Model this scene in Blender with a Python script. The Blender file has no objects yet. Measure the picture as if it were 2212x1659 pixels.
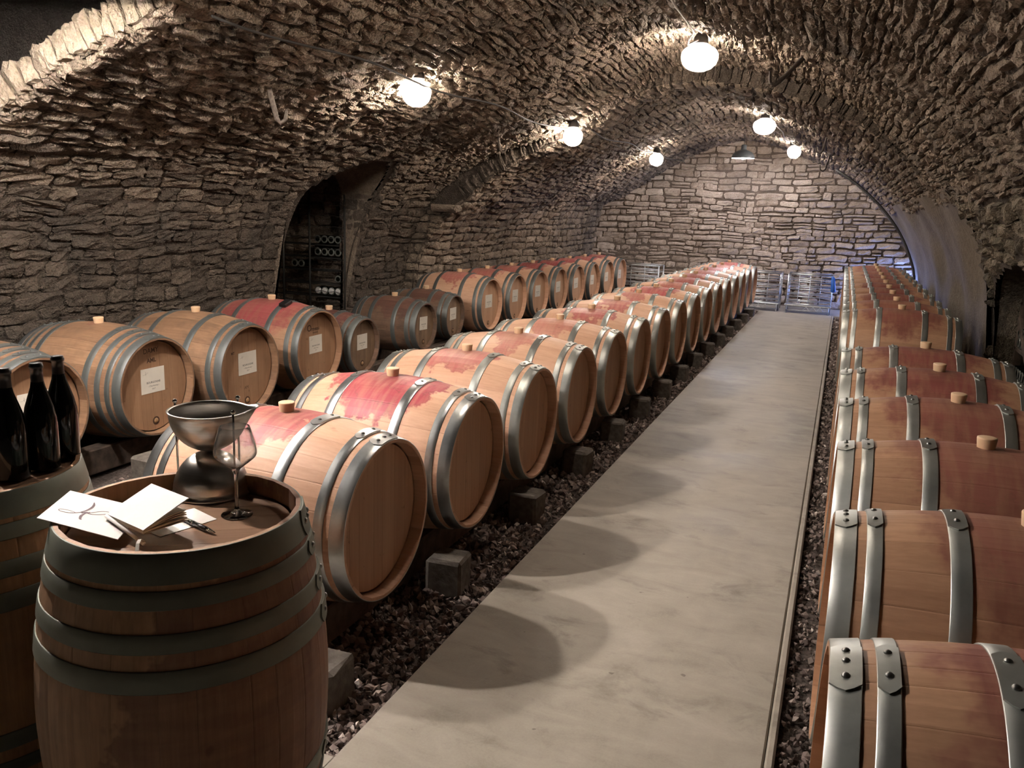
import bpy, bmesh, math, random
import numpy as np
from mathutils import Matrix, Vector

random.seed(7)
rng = np.random.default_rng(11)
PI = math.pi
scene = bpy.context.scene
COL = scene.collection

# ------------------------------------------------------------------ camera
CAM_F, CAM_PITCH, CAM_YAW, CAM_ROLL, CAM_H = 1811.0, 12.0447, 20.9269, 2.2635, 1.5938
_p, _y, _r = (math.radians(a) for a in (CAM_PITCH, CAM_YAW, CAM_ROLL))
_F = Vector((-math.sin(_y) * math.cos(_p), math.cos(_y) * math.cos(_p), -math.sin(_p)))
_R = Vector((math.cos(_y), math.sin(_y), 0))
_U = _R.cross(_F)
_right = _R * math.cos(_r) + _U * math.sin(_r)
_up = _R * -math.sin(_r) + _U * math.cos(_r)
cam_data = bpy.data.cameras.new('camera')
cam_data.sensor_width = 36.0
cam_data.lens = 36.0 * CAM_F / 2212.0
cam_data.clip_start = 0.05
cam = bpy.data.objects.new('camera', cam_data)
COL.objects.link(cam)
cam.matrix_world = Matrix(((_right.x, _up.x, -_F.x, 0), (_right.y, _up.y, -_F.y, 0),
                           (_right.z, _up.z, -_F.z, CAM_H), (0, 0, 0, 1)))
scene.camera = cam
CAM_POS = np.array([0, 0, CAM_H])
CAM_FWD = np.array(_F)

# ------------------------------------------------------------------ world, exposure, bulbs
world = bpy.data.worlds.new('cellar_air')
scene.world = world
world.use_nodes = True
world.node_tree.nodes['Background'].inputs[0].default_value = (0.0, 0.0, 0.0, 1)
world.node_tree.nodes['Background'].inputs[1].default_value = 0.0
vs = scene.view_settings
vs.view_transform = 'Standard'
vs.look = 'None'
vs.gamma = 1.0
vs.use_curve_mapping = False
vs.exposure = 1.1
cy = scene.cycles
cy.max_bounces, cy.diffuse_bounces, cy.glossy_bounces, cy.transmission_bounces, cy.transparent_max_bounces = 6, 3, 3, 6, 10
cy.use_light_tree = False
cy.caustics_reflective = False
cy.caustics_refractive = False
cy.sample_clamp_indirect = 6.0
WARM = (1.0, 0.845, 0.70)
NEUTRAL = (1.0, 0.885, 0.79)
COOL = (0.93, 0.92, 1.0)
BULB = 3.7          # overall scale of every bulb

# ------------------------------------------------------------------ helpers: objects
def link(o, parent=None):
    COL.objects.link(o)
    if parent is not None:
        o.parent = parent
    return o

def tag(o, label=None, cat=None, group=None, kind=None):
    if label: o['label'] = label
    if cat: o['category'] = cat
    if group: o['group'] = group
    if kind: o['kind'] = kind
    return o

def empty(name, loc=(0, 0, 0), rotz=0.0, label=None, cat=None, group=None, kind=None):
    o = bpy.data.objects.new(name, None)
    o.empty_display_size = 0.1
    o.location = loc
    o.rotation_euler = (0, 0, rotz)
    link(o)
    return tag(o, label, cat, group, kind)

class MB:
    """collects vertices and faces of ONE mesh"""
    def __init__(self):
        self.v, self.f, self.tone = [], [], []
    def add(self, vs, fs, tone=0.5):
        n = len(self.v)
        self.v += [tuple(map(float, p)) for p in vs]
        self.f += [tuple(i + n for i in f) for f in fs]
        self.tone += [tone] * len(vs)
        return self
    def box(self, c, s, rot=None, bevel=0.0, tone=0.5):
        hx, hy, hz = s[0] / 2, s[1] / 2, s[2] / 2
        b = min(bevel, hx * .9, hy * .9, hz * .9)
        if b <= 0:
            vs = [(x, y, z) for z in (-hz, hz) for y in (-hy, hy) for x in (-hx, hx)]
            fs = [(0, 2, 3, 1), (4, 5, 7, 6), (0, 1, 5, 4), (2, 6, 7, 3), (0, 4, 6, 2), (1, 3, 7, 5)]
        else:
            vs, fs = [], []
            bm = bmesh.new()
            bmesh.ops.create_cube(bm, size=1.0)
            for q in bm.verts:
                q.co = (q.co.x * s[0], q.co.y * s[1], q.co.z * s[2])
            bmesh.ops.bevel(bm, geom=bm.edges[:], offset=b, segments=1, affect='EDGES')
            bm.verts.index_update()
            vs = [tuple(q.co) for q in bm.verts]
            fs = [tuple(q.index for q in f.verts) for f in bm.faces]
            bm.free()
        M = Matrix.Translation(c) @ (rot.to_4x4() if rot is not None else Matrix.Identity(4))
        return self.add([M @ Vector(p) for p in vs], fs, tone)
    def lathe(self, prof, seg=32, M=None, close=False, tone=0.5):
        """prof: list of (r, z) about z"""
        M = M or Matrix.Identity(4)
        vs, fs = [], []
        idx = []
        for r, z in prof:
            if r < 1e-6:
                idx.append([len(vs)] * seg); vs.append(M @ Vector((0, 0, z)))
            else:
                idx.append(list(range(len(vs), len(vs) + seg)))
                vs += [M @ Vector((r * math.cos(2 * PI * k / seg), r * math.sin(2 * PI * k / seg), z)) for k in range(seg)]
        n = len(prof)
        for i in range(n if close else n - 1):
            a, b = idx[i], idx[(i + 1) % n]
            for k in range(seg):
                k2 = (k + 1) % seg
                q = [a[k], a[k2], b[k2], b[k]]
                q = [x for j, x in enumerate(q) if x not in q[:j]]
                if len(q) > 2: fs.append(tuple(q))
        return self.add(vs, fs, tone)
    def tube(self, pts, r, seg=8, caps=True, tone=0.5):
        pts = [Vector(p) for p in pts]
        rs = r if isinstance(r, (list, tuple)) else [r] * len(pts)
        vs, fs = [], []
        ref = None
        for i, p in enumerate(pts):
            t = (pts[min(i + 1, len(pts) - 1)] - pts[max(i - 1, 0)]).normalized()
            if ref is None:
                ref = Vector((0, 0, 1)) if abs(t.z) < .9 else Vector((1, 0, 0))
            a = (ref - t * ref.dot(t)).normalized()
            b = t.cross(a)
            ref = a
            vs += [p + (a * math.cos(2 * PI * k / seg) + b * math.sin(2 * PI * k / seg)) * rs[i] for k in range(seg)]
        for i in range(len(pts) - 1):
            for k in range(seg):
                k2 = (k + 1) % seg
                fs.append((i * seg + k, i * seg + k2, (i + 1) * seg + k2, (i + 1) * seg + k))
        if caps:
            fs.append(tuple(range(seg))[::-1])
            fs.append(tuple(range((len(pts) - 1) * seg, len(pts) * seg)))
        return self.add(vs, fs, tone)
    def sphere(self, c, r, u=12, v=8, sc=(1, 1, 1), tone=0.5):
        prof = [(math.sin(PI * i / v) * r, -math.cos(PI * i / v) * r) for i in range(v + 1)]
        prof[0] = (0, -r); prof[-1] = (0, r)
        M = Matrix.Translation(c) @ Matrix.Diagonal((*sc, 1))
        return self.lathe(prof, u, M, tone=tone)
    def mesh(self, name, smooth=False, mat=None):
        me = bpy.data.meshes.new(name)
        me.from_pydata(self.v, [], self.f)
        at = me.attributes.new('tone', 'FLOAT', 'POINT')
        at.data.foreach_set('value', np.array(self.tone, dtype=np.float32))
        if smooth:
            me.polygons.foreach_set('use_smooth', [True] * len(me.polygons))
        if mat is not None:
            me.materials.append(mat)
        me.update()
        return me
    def build(self, name, mat, parent=None, smooth=False, auto=None, **kw):
        me = self.mesh(name, smooth, mat)
        if auto is not None:
            me.polygons.foreach_set('use_smooth', [True] * len(me.polygons))
            me.set_sharp_from_angle(angle=math.radians(auto))
        o = bpy.data.objects.new(name, me)
        link(o, parent)
        return tag(o, **kw)

def inst(name, me, parent=None, M=None, **kw):
    o = bpy.data.objects.new(name, me)
    link(o, parent)
    if M is not None:
        o.matrix_local = M
    return tag(o, **kw)

def solid_from_loop(mb, loop, thickness_vec):
    """flat polygon extruded"""
    n = len(loop)
    t = Vector(thickness_vec)
    vs = [Vector(p) for p in loop] + [Vector(p) + t for p in loop]
    fs = [tuple(range(n))[::-1], tuple(range(n, 2 * n))] + [(i, (i + 1) % n, n + (i + 1) % n, n + i) for i in range(n)]
    return mb.add(vs, fs)

# ------------------------------------------------------------------ helpers: materials
def new_mat(name):
    m = bpy.data.materials.new(name)
    m.use_nodes = True
    nt = m.node_tree
    nt.nodes.clear()
    return m, nt

class NT:
    def __init__(self, nt):
        self.nt = nt
    def n(self, kind, ins=None, **props):
        nd = self.nt.nodes.new(kind)
        for k, v in props.items():
            setattr(nd, k, v)
        for k, v in (ins or {}).items():
            self.set(nd.inputs[k], v)
        return nd
    def set(self, sock, v):
        if hasattr(v, 'bl_idname') and hasattr(v, 'outputs'):
            v = v.outputs[0]
        if isinstance(v, bpy.types.NodeSocket):
            self.nt.links.new(v, sock)
        else:
            if isinstance(v, tuple) and len(v) == 3 and sock.type == 'RGBA':
                v = (*v, 1)
            sock.default_value = v
    def math(self, op, a, b=None, c=None, clamp=False):
        nd = self.n('ShaderNodeMath', operation=op, use_clamp=clamp)
        self.set(nd.inputs[0], a)
        if b is not None: self.set(nd.inputs[1], b)
        if c is not None: self.set(nd.inputs[2], c)
        return nd.outputs[0]
    def mix(self, fac, a, b, mode='MIX'):
        nd = self.n('ShaderNodeMix', data_type='RGBA', blend_type=mode)
        self.set(nd.inputs[0], fac); self.set(nd.inputs[6], a); self.set(nd.inputs[7], b)
        return nd.outputs[2]
    def ramp(self, fac, stops, interp='LINEAR'):
        nd = self.n('ShaderNodeValToRGB')
        nd.color_ramp.interpolation = interp
        el = nd.color_ramp.elements
        while len(el) < len(stops): el.new(0.5)
        for e, (p, c) in zip(el, stops):
            e.position = p
            e.color = (*c, 1) if len(c) == 3 else c
        self.set(nd.inputs[0], fac)
        return nd.outputs[0]
    def maprange(self, v, a, b, c=0.0, d=1.0, smooth=False):
        nd = self.n('ShaderNodeMapRange', clamp=True)
        if smooth: nd.interpolation_type = 'SMOOTHSTEP'
        self.set(nd.inputs[0], v)
        for i, x in enumerate((a, b, c, d)): self.set(nd.inputs[i + 1], x)
        return nd.outputs[0]
    def noise(self, vec, scale, detail=4.0, rough=0.55, dist=0.0):
        nd = self.n('ShaderNodeTexNoise', {'Scale': scale, 'Detail': detail, 'Roughness': rough, 'Distortion': dist})
        if vec is not None: self.set(nd.inputs['Vector'], vec)
        return nd.outputs['Fac']
    def mapping(self, vec, scale=(1, 1, 1), loc=(0, 0, 0)):
        nd = self.n('ShaderNodeMapping')
        self.set(nd.inputs['Vector'], vec)
        nd.inputs['Scale'].default_value = scale
        nd.inputs['Location'].default_value = loc
        return nd.outputs[0]
    def bump(self, h, strength=0.5, dist=0.01, normal=None):
        nd = self.n('ShaderNodeBump', {'Strength': strength, 'Distance': dist, 'Height': h})
        if normal is not None: self.set(nd.inputs['Normal'], normal)
        return nd.outputs[0]
    def out(self, shader):
        o = self.n('ShaderNodeOutputMaterial')
        self.nt.links.new(shader if isinstance(shader, bpy.types.NodeSocket) else shader.outputs[0], o.inputs[0])
    def pbsdf(self, color, rough=0.7, metallic=0.0, normal=None, **kw):
        ins = {'Base Color': color, 'Roughness': rough, 'Metallic': metallic}
        ins.update(kw)
        nd = self.n('ShaderNodeBsdfPrincipled', ins)
        if normal is not None: self.set(nd.inputs['Normal'], normal)
        return nd

def simple(name, color, rough=0.6, metallic=0.0, bump=None, vary=0.0, scale=30, **kw):
    m, nt = new_mat(name)
    N = NT(nt)
    tc = N.n('ShaderNodeTexCoord').outputs['Object']
    nz = N.noise(tc, scale)
    c = color
    if vary:
        dark = tuple(x * (1 - vary) for x in color)
        lite = tuple(min(1, x * (1 + vary)) for x in color)
        c = N.ramp(nz, [(0.3, dark), (0.7, lite)])
    nm = N.bump(nz, bump[0], bump[1]) if bump else None
    N.out(N.pbsdf(c, rough, metallic, nm, **kw))
    return m

def stone_mat(name, cols, dirt=(0.05, 0.045, 0.04), dirt_amt=0.5, bumpd=0.02, green=0.0):
    """rough limestone: world-position noise, per-stone tone"""
    m, nt = new_mat(name)
    N = NT(nt)
    pos = N.n('ShaderNodeNewGeometry').outputs['Position']
    tone = N.n('ShaderNodeAttribute', attribute_name='tone').outputs['Fac']
    n1 = N.noise(pos, 15, 3, .7)
    n2 = N.noise(pos, 2.1, 2, .6)
    n3 = N.noise(pos, 80, 1, .7)
    f = N.math('ADD', N.math('MULTIPLY', tone, 0.42), N.math('MULTIPLY', n1, 0.66))
    c = N.ramp(f, [(0.2, cols[0]), (0.45, cols[1]), (0.7, cols[2]), (0.9, cols[3])])
    sp = N.maprange(n3, 0.5, 0.72)
    c = N.mix(N.math('MULTIPLY', sp, 0.5), c, cols[0])
    dm = N.maprange(N.math('ADD', n2, N.math('MULTIPLY', N.math('SUBTRACT', n1, 0.5), 0.35)), 0.5, 0.68)
    c = N.mix(N.math('MULTIPLY', dm, dirt_amt), c, dirt)
    if green:
        g = N.maprange(N.noise(pos, 3.3, 3, .65), 0.52, 0.7)
        c = N.mix(N.math('MULTIPLY', g, green), c, (0.05, 0.055, 0.035))
    h = N.math('ADD', n1, N.math('MULTIPLY', n3, 0.34))
    nm = N.bump(h, 1.0, bumpd * 1.5)
    N.out(N.pbsdf(c, 0.92, 0.0, nm, **{'Specular IOR Level': 0.2}))
    return m

def oak_mat(name, light, dark, axis, rough=0.5, coat=0.0, wine=(0.33, 0.022, 0.06), aged=0.0, soft=0.014):
    """oak in barrel-local coordinates (axis z): grain, per-board tone, wine stain around the bung (object colour: size, strength, seed)"""
    m, nt = new_mat(name)
    N = NT(nt)
    tc = N.n('ShaderNodeTexCoord').outputs['Object']
    info = N.n('ShaderNodeObjectInfo')
    tone = N.n('ShaderNodeAttribute', attribute_name='tone').outputs['Fac']
    ocol = N.n('ShaderNodeSeparateColor', {0: info.outputs['Color']})
    size, amt, seed = ocol.outputs[0], ocol.outputs[1], ocol.outputs[2]
    off = N.n('ShaderNodeCombineXYZ', {0: N.math('MULTIPLY', seed, 31.0), 1: N.math('MULTIPLY', seed, 17.0), 2: N.math('MULTIPLY', tone, 23.0)})
    v = N.n('ShaderNodeVectorMath', {0: tc, 1: off.outputs[0]}, operation='ADD').outputs[0]
    sc = (95, 95, 3.0) if axis == 'z' else (2.4, 85, 85)
    grain = N.noise(N.mapping(v, sc), 1.0, 3, .6)
    broad = N.noise(N.mapping(v, tuple(s * .12 for s in sc)), 1.0, 1, .5)
    f = N.math('ADD', N.math('MULTIPLY', grain, 0.55), N.math('ADD', N.math('MULTIPLY', broad, 0.4), N.math('MULTIPLY', N.math('SUBTRACT', tone, 0.5), 0.28)))
    c = N.ramp(f, [(0.22, dark), (0.5, tuple((a + b) / 2 for a, b in zip(dark, light))), (0.72, light)])
    # small tool marks and knots
    kn = N.maprange(N.noise(N.mapping(v, (22, 22, 9)), 1.0, 2, .5), 0.70, 0.76)
    c = N.mix(N.math('MULTIPLY', kn, 0.45), c, tuple(x * .35 for x in dark))
    if aged:
        a = N.maprange(N.noise(v, 6.5, 3, .65), 0.42, 0.66)
        c = N.mix(N.math('MULTIPLY', a, aged), c, (0.075, 0.055, 0.042))
    # wine stain
    if axis == 'z':
        xyz = N.n('ShaderNodeSeparateXYZ', {0: tc})
        ang = N.math('ARCTAN2', xyz.outputs[1], xyz.outputs[0])
        arc = N.math('MULTIPLY', ang, 0.27)
        dz = N.math('SUBTRACT', xyz.outputs[2], 0.44)
        d = N.math('SQRT', N.math('ADD', N.math('POWER', arc, 2.0), N.math('POWER', dz, 2.0)))
        offs = N.n('ShaderNodeCombineXYZ', {0: N.math('MULTIPLY', seed, 51.0), 1: 0.0, 2: 0.0})
        vs_ = N.n('ShaderNodeVectorMath', {0: tc, 1: offs.outputs[0]}, operation='ADD').outputs[0]
        nz = N.math('SUBTRACT', N.noise(vs_, 7.0, 4, .62), 0.5)
        dd = N.math('ADD', d, N.math('MULTIPLY', nz, 0.42))
        mask = N.maprange(N.math('SUBTRACT', dd, size), -soft, soft, 1.0, 0.0, True)
        rim = N.math('MAXIMUM', N.maprange(N.math('ABSOLUTE', N.math('SUBTRACT', dd, N.math('MULTIPLY', size, 0.66))), 0.0, 0.008, 1.0, 0.0), N.maprange(N.math('ABSOLUTE', N.math('SUBTRACT', dd, N.math('SUBTRACT', size, soft))), 0.0, soft, 0.8, 0.0))
        streak = N.maprange(N.noise(N.mapping(vs_, (6, 6, 40)), 1.0, 2, .5), 0.35, 0.6, 0.72, 1.0)
        a = N.math('MULTIPLY', N.math('MULTIPLY', mask, amt), streak)
        core = N.maprange(d, 0.03, 0.13, 0.75, 0.0)
        wcol = N.mix(core, wine, tuple(x * 0.35 for x in wine))
        wcol = N.mix(N.math('MULTIPLY', rim, 0.6), wcol, tuple(x * 0.45 for x in wine))
        stained = N.mix(0.88, c, wcol)
        c = N.mix(a, c, stained)
    nm = None
    kw = {'Specular IOR Level': 0.35}
    if coat:
        kw.update({'Coat Weight': coat, 'Coat Roughness': 0.04})
    N.out(N.pbsdf(c, rough, 0.0, nm, **kw))
    return m

def hoop_mat(name, base, rough, metallic, rust=0.0):
    m, nt = new_mat(name)
    N = NT(nt)
    tc = N.n('ShaderNodeTexCoord').outputs['Object']
    rnd = N.n('ShaderNodeObjectInfo').outputs['Random']
    off = N.n('ShaderNodeCombineXYZ', {0: N.math('MULTIPLY', rnd, 40.0), 1: 0.0, 2: 0.0})
    v = N.n('ShaderNodeVectorMath', {0: tc, 1: off.outputs[0]}, operation='ADD').outputs[0]
    a = N.noise(v, 7, 3, .55)
    b = N.noise(v, 80, 2, .6)
    f = N.math('ADD', N.math('MULTIPLY', a, .85), N.math('MULTIPLY', b, .15))
    c = N.ramp(f, [(0.3, tuple(x * .75 for x in base)), (0.55, base), (0.75, tuple(min(1, x * 1.15) for x in base))])
    if rust:
        c = N.mix(N.math('MULTIPLY', N.maprange(a, .5, .68), rust), c, (0.075, 0.055, 0.045))
    rg = N.maprange(f, 0.3, 0.7, rough * .85, rough * 1.2)
    N.out(N.pbsdf(c, rg, metallic))
    return m

M = {}
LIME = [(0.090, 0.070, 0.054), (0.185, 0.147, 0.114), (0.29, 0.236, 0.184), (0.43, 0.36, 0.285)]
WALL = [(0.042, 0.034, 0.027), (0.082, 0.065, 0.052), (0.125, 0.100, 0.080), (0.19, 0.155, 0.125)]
M['stone_wall'] = stone_mat('stone_wall', WALL, dirt_amt=.5, bumpd=.028)  # weaker light on the wall is put into this darker colour
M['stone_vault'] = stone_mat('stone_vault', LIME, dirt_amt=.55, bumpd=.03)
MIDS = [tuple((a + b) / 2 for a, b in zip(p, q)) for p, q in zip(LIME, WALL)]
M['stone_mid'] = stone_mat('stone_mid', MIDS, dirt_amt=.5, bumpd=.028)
M['stone_rear'] = stone_mat('stone_rear', LIME, dirt_amt=.65, bumpd=.025)
M['stone_right'] = stone_mat('stone_right', [(0.07, 0.06, 0.045), (0.15, 0.125, 0.092), (0.25, 0.21, 0.16), (0.40, 0.35, 0.27)], dirt_amt=.7, bumpd=.035, green=.75)
M['stone_back'] = stone_mat('stone_back', [(0.16, 0.125, 0.10), (0.34, 0.275, 0.225), (0.50, 0.42, 0.355), (0.64, 0.56, 0.48)], dirt_amt=.25, bumpd=.012)
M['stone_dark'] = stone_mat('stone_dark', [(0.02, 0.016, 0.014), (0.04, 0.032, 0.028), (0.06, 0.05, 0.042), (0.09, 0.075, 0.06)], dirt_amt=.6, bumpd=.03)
M['voussoir'] = stone_mat('voussoir', [(0.15, 0.12, 0.09), (0.25, 0.205, 0.155), (0.33, 0.28, 0.22), (0.42, 0.36, 0.29)], dirt_amt=.2, bumpd=.018)
M['voussoir_dark'] = stone_mat('voussoir_dark', WALL, dirt_amt=.45, bumpd=.02)
M['mortar'] = stone_mat('mortar', [(0.04, 0.032, 0.026), (0.07, 0.056, 0.045), (0.10, 0.08, 0.064), (0.14, 0.112, 0.09)], dirt_amt=.4, bumpd=.03)
M['mortar_back'] = stone_mat('mortar_back', [(0.09, 0.07, 0.058), (0.14, 0.11, 0.09), (0.19, 0.15, 0.12), (0.25, 0.2, 0.16)], dirt_amt=.4, bumpd=.02)
M['plaster'] = stone_mat('plaster', [(0.10, 0.082, 0.062), (0.155, 0.128, 0.098), (0.195, 0.162, 0.125), (0.25, 0.21, 0.165)], dirt_amt=.3, bumpd=.012)

def concrete_mat():
    m, nt = new_mat('concrete')
    N = NT(nt)
    pos = N.n('ShaderNodeNewGeometry').outputs['Position']
    v = N.mapping(pos, (1.0, .55, 1.0))
    a = N.noise(v, 1.5, 6, .62, .4)
    b = N.noise(N.mapping(pos, (1, 2.2, 1)), 3.4, 5, .6, .8)
    s = N.noise(pos, 120, 3, .7)
    f = N.math('ADD', N.math('MULTIPLY', a, .6), N.math('ADD', N.math('MULTIPLY', b, .35), N.math('MULTIPLY', s, .12)))
    c = N.ramp(f, [(0.36, (0.20, 0.178, 0.146)), (0.50, (0.335, 0.303, 0.256)), (0.66, (0.43, 0.395, 0.34))])
    sm = N.maprange(N.noise(N.mapping(pos, (1, 1.5, 1), (3, 1, 0)), 2.6, 6, .7, .5), 0.56, 0.72)
    c = N.mix(N.math('MULTIPLY', sm, .55), c, (0.11, 0.093, 0.076))
    spots = N.maprange(N.noise(N.mapping(pos, (1, 1, 1), (9, 4, 0)), 21, 2, .4), 0.76, 0.79)
    c = N.mix(N.math('MULTIPLY', spots, .55), c, (0.07, 0.055, 0.045))
    h = N.math('ADD', N.math('MULTIPLY', s, .4), b)
    N.out(N.pbsdf(c, N.maprange(a, .3, .7, .45, .7), 0.0, N.bump(h, .18, .004), **{'Specular IOR Level': .35}))
    return m
M['concrete'] = concrete_mat()
M['block'] = simple('block', (0.12, 0.105, 0.09), .9, 0, (.6, .01), .4, 25)
M['timber'] = simple('timber', (0.075, 0.055, 0.042), .85, 0, (.5, .006), .5, 18)
M['grit'] = simple('grit', (0.085, 0.066, 0.057), .95, 0, (1, .02), .6, 60)

def pebble_mat():
    m, nt = new_mat('pebble')
    N = NT(nt)
    tone = N.n('ShaderNodeAttribute', attribute_name='tone').outputs['Fac']
    c = N.ramp(tone, [(0.0, (0.10, 0.074, 0.066)), (0.4, (0.22, 0.168, 0.148)), (0.75, (0.40, 0.335, 0.30)), (1.0, (0.70, 0.63, 0.58))])
    N.out(N.pbsdf(c, .75))
    return m
M['pebble'] = pebble_mat()
M['oak'] = oak_mat('oak', (0.665, 0.42, 0.29), (0.48, 0.283, 0.185), 'z', .48)
M['oak_head'] = oak_mat('oak_head', (0.56, 0.35, 0.225), (0.40, 0.235, 0.145), 'x', .5)
M['oak_worn'] = oak_mat('oak_worn', (0.37, 0.225, 0.135), (0.21, 0.118, 0.069), 'z', .55, aged=.35)
M['oak_head_worn'] = oak_mat('oak_head_worn', (0.41, 0.245, 0.145), (0.27, 0.15, 0.086), 'x', .55, aged=.15)
M['oak_pink'] = oak_mat('oak_pink', (0.42, 0.25, 0.15), (0.26, 0.145, 0.085), 'z', .52, wine=(0.33, 0.04, 0.07), soft=.06)
M['oak_old'] = oak_mat('oak_old', (0.24, 0.145, 0.095), (0.09, 0.052, 0.036), 'z', .65, aged=.6, wine=(0.11, 0.028, 0.03))
M['oak_head_old'] = oak_mat('oak_head_old', (0.30, 0.20, 0.125), (0.13, 0.08, 0.05), 'x', .65, aged=.35)
M['oak_table'] = oak_mat('oak_table', (0.56, 0.34, 0.195), (0.30, 0.165, 0.092), 'z', .6, aged=.3, wine=(0.12, 0.035, 0.04))
M['oak_table_head'] = oak_mat('oak_table_head', (0.40, 0.25, 0.165), (0.26, 0.15, 0.095), 'x', .35, coat=1.0)
M['oak_right'] = oak_mat('oak_right', (0.50, 0.295, 0.18), (0.34, 0.185, 0.108), 'z', .5, wine=(0.19, 0.03, 0.042), soft=.05)
M['hoop'] = hoop_mat('hoop', (0.60, 0.63, 0.64), .33, 1.0)
M['hoop_dull'] = hoop_mat('hoop_dull', (0.44, 0.465, 0.445), .42, .9)
M['hoop_aged'] = hoop_mat('hoop_aged', (0.15, 0.165, 0.162), .5, .55, rust=.25)
M['hoop_table'] = hoop_mat('hoop_table', (0.20, 0.215, 0.18), .55, .4, rust=.3)
M['rivet'] = hoop_mat('rivet', (0.30, 0.31, 0.30), .35, 1.0)
M['bung'] = simple('bung', (0.70, 0.49, 0.31), .45, 0, None, .08, 20, **{'Subsurface Weight': .15, 'Subsurface Radius': (.02, .01, .006)})
M['tap_plug'] = simple('tap_plug', (0.30, 0.18, 0.09), .6, 0, None, .3, 60)
M['paper'] = simple('paper', (0.90, 0.885, 0.86), .7, 0, None, .03, 12)
M['label_paper'] = simple('label_paper', (0.66, 0.62, 0.55), .75, 0, None, .04, 12)
M['page'] = simple('page', (0.78, 0.71, 0.58), .75, 0, None, .05, 12)
M['page_edge'] = simple('page_edge', (0.55, 0.48, 0.34), .8, 0, None, .2, 200)
M['cover'] = simple('cover', (0.62, 0.54, 0.42), .7, 0, None, .06, 30)
M['ink'] = simple('ink', (0.03, 0.028, 0.03), .7)
M['ink_wine'] = simple('ink_wine', (0.16, 0.11, 0.13), .7)
M['ink_burn'] = simple('ink_burn', (0.07, 0.035, 0.02), .8)
M['ribbon'] = simple('ribbon', (0.36, 0.33, 0.27), .6)
M['iron'] = simple('iron', (0.045, 0.036, 0.03), .75, .4, (.5, .004), .4, 60)
M['iron_pale'] = simple('iron_pale', (0.17, 0.14, 0.115), .75, .3, (.5, .004), .4, 60)
M['cable'] = simple('cable', (0.02, 0.018, 0.016), .6)
M['white_wire'] = simple('white_wire', (0.75, 0.72, 0.68), .5)
M['chrome'] = simple('chrome', (0.80, 0.80, 0.79), .08, 1.0)
M['galv'] = simple('galv', (0.62, 0.64, 0.65), .35, 1.0, None, .15, 40)
M['wire'] = simple('wire', (0.05, 0.05, 0.048), .6, .8)
M['black_plastic'] = simple('black_plastic', (0.012, 0.012, 0.013), .3)
M['blue_plastic'] = simple('blue_plastic', (0.03, 0.14, 0.55), .5)
M['enamel'] = simple('enamel', (0.045, 0.052, 0.058), .4)
M['enamel_in'] = simple('enamel_in', (0.85, 0.83, 0.80), .4)
M['bakelite'] = simple('bakelite', (0.03, 0.028, 0.027), .5)
M['pen_black'] = simple('pen_black', (0.012, 0.012, 0.014), .25, 0, None, 0, 30, **{'Coat Weight': .6})
M['capsule'] = simple('capsule', (0.55, 0.55, 0.56), .35, .5, None, .2, 50)

def bottle_mat():
    m, nt = new_mat('bottle_glass')
    N = NT(nt)
    N.out(N.pbsdf((0.003, 0.004, 0.003), .08, 0.0, None, **{'Specular IOR Level': .22}))
    return m
M['bottle'] = bottle_mat()

def brushed_mat():
    m, nt = new_mat('brushed_steel')
    N = NT(nt)
    tc = N.n('ShaderNodeTexCoord').outputs['Object']
    g = N.noise(N.mapping(tc, (3, 3, 260)), 1.0, 2, .6)
    c = N.ramp(g, [(0.3, (0.60, 0.575, 0.54)), (0.7, (0.68, 0.655, 0.62))])
    tn = N.n('ShaderNodeTangent', direction_type='RADIAL', axis='Z')
    N.out(N.pbsdf(c, .29, 1.0, None, **{'Anisotropic': .7, 'Tangent': tn.outputs[0]}))
    return m
M['brushed'] = brushed_mat()

def thin_glass(name, tint=(1, 1, 1), body=0.0, gloss=1.0):
    """thin clear glass: see-through with Fresnel reflections, optional milky body that scatters light"""
    m, nt = new_mat(name)
    N = NT(nt)
    tr = N.n('ShaderNodeBsdfTransparent', {0: tint})
    gl = N.n('ShaderNodeBsdfGlossy', {'Roughness': 0.02})
    lw = N.n('ShaderNodeLayerWeight', {0: .5})
    k = N.math('MULTIPLY', N.math('ADD', N.math('MULTIPLY', N.math('POWER', lw.outputs['Facing'], 4.0), .85), .04), gloss, clamp=True)
    mx = N.n('ShaderNodeMixShader', {0: k})
    nt.links.new(tr.outputs[0], mx.inputs[1]); nt.links.new(gl.outputs[0], mx.inputs[2])
    sh = mx
    if body:
        tl = N.n('ShaderNodeBsdfTranslucent', {0: (0.95, 0.92, 0.86)})
        df = N.n('ShaderNodeBsdfDiffuse', {0: (0.95, 0.92, 0.86)})
        a = N.n('ShaderNodeMixShader', {0: .5})
        nt.links.new(tl.outputs[0], a.inputs[1]); nt.links.new(df.outputs[0], a.inputs[2])
        b = N.n('ShaderNodeMixShader', {0: body})
        nt.links.new(mx.outputs[0], b.inputs[1]); nt.links.new(a.outputs[0], b.inputs[2])
        sh = b
    N.out(sh)
    return m
M['lamp_glass'] = thin_glass('lamp_glass', (1, 1, 1), .22, .6)

M['wine_glass'] = thin_glass('wine_glass', (.97, .97, .97), 0.02, 2.6)
def stem_glass():
    m, nt = new_mat('stem_glass')
    N = NT(nt)
    N.out(N.pbsdf((1, 1, 1), 0.0, 0.0, None, **{'Transmission Weight': 1.0, 'IOR': 1.5}))
    return m
M['stem_glass'] = stem_glass()

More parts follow.
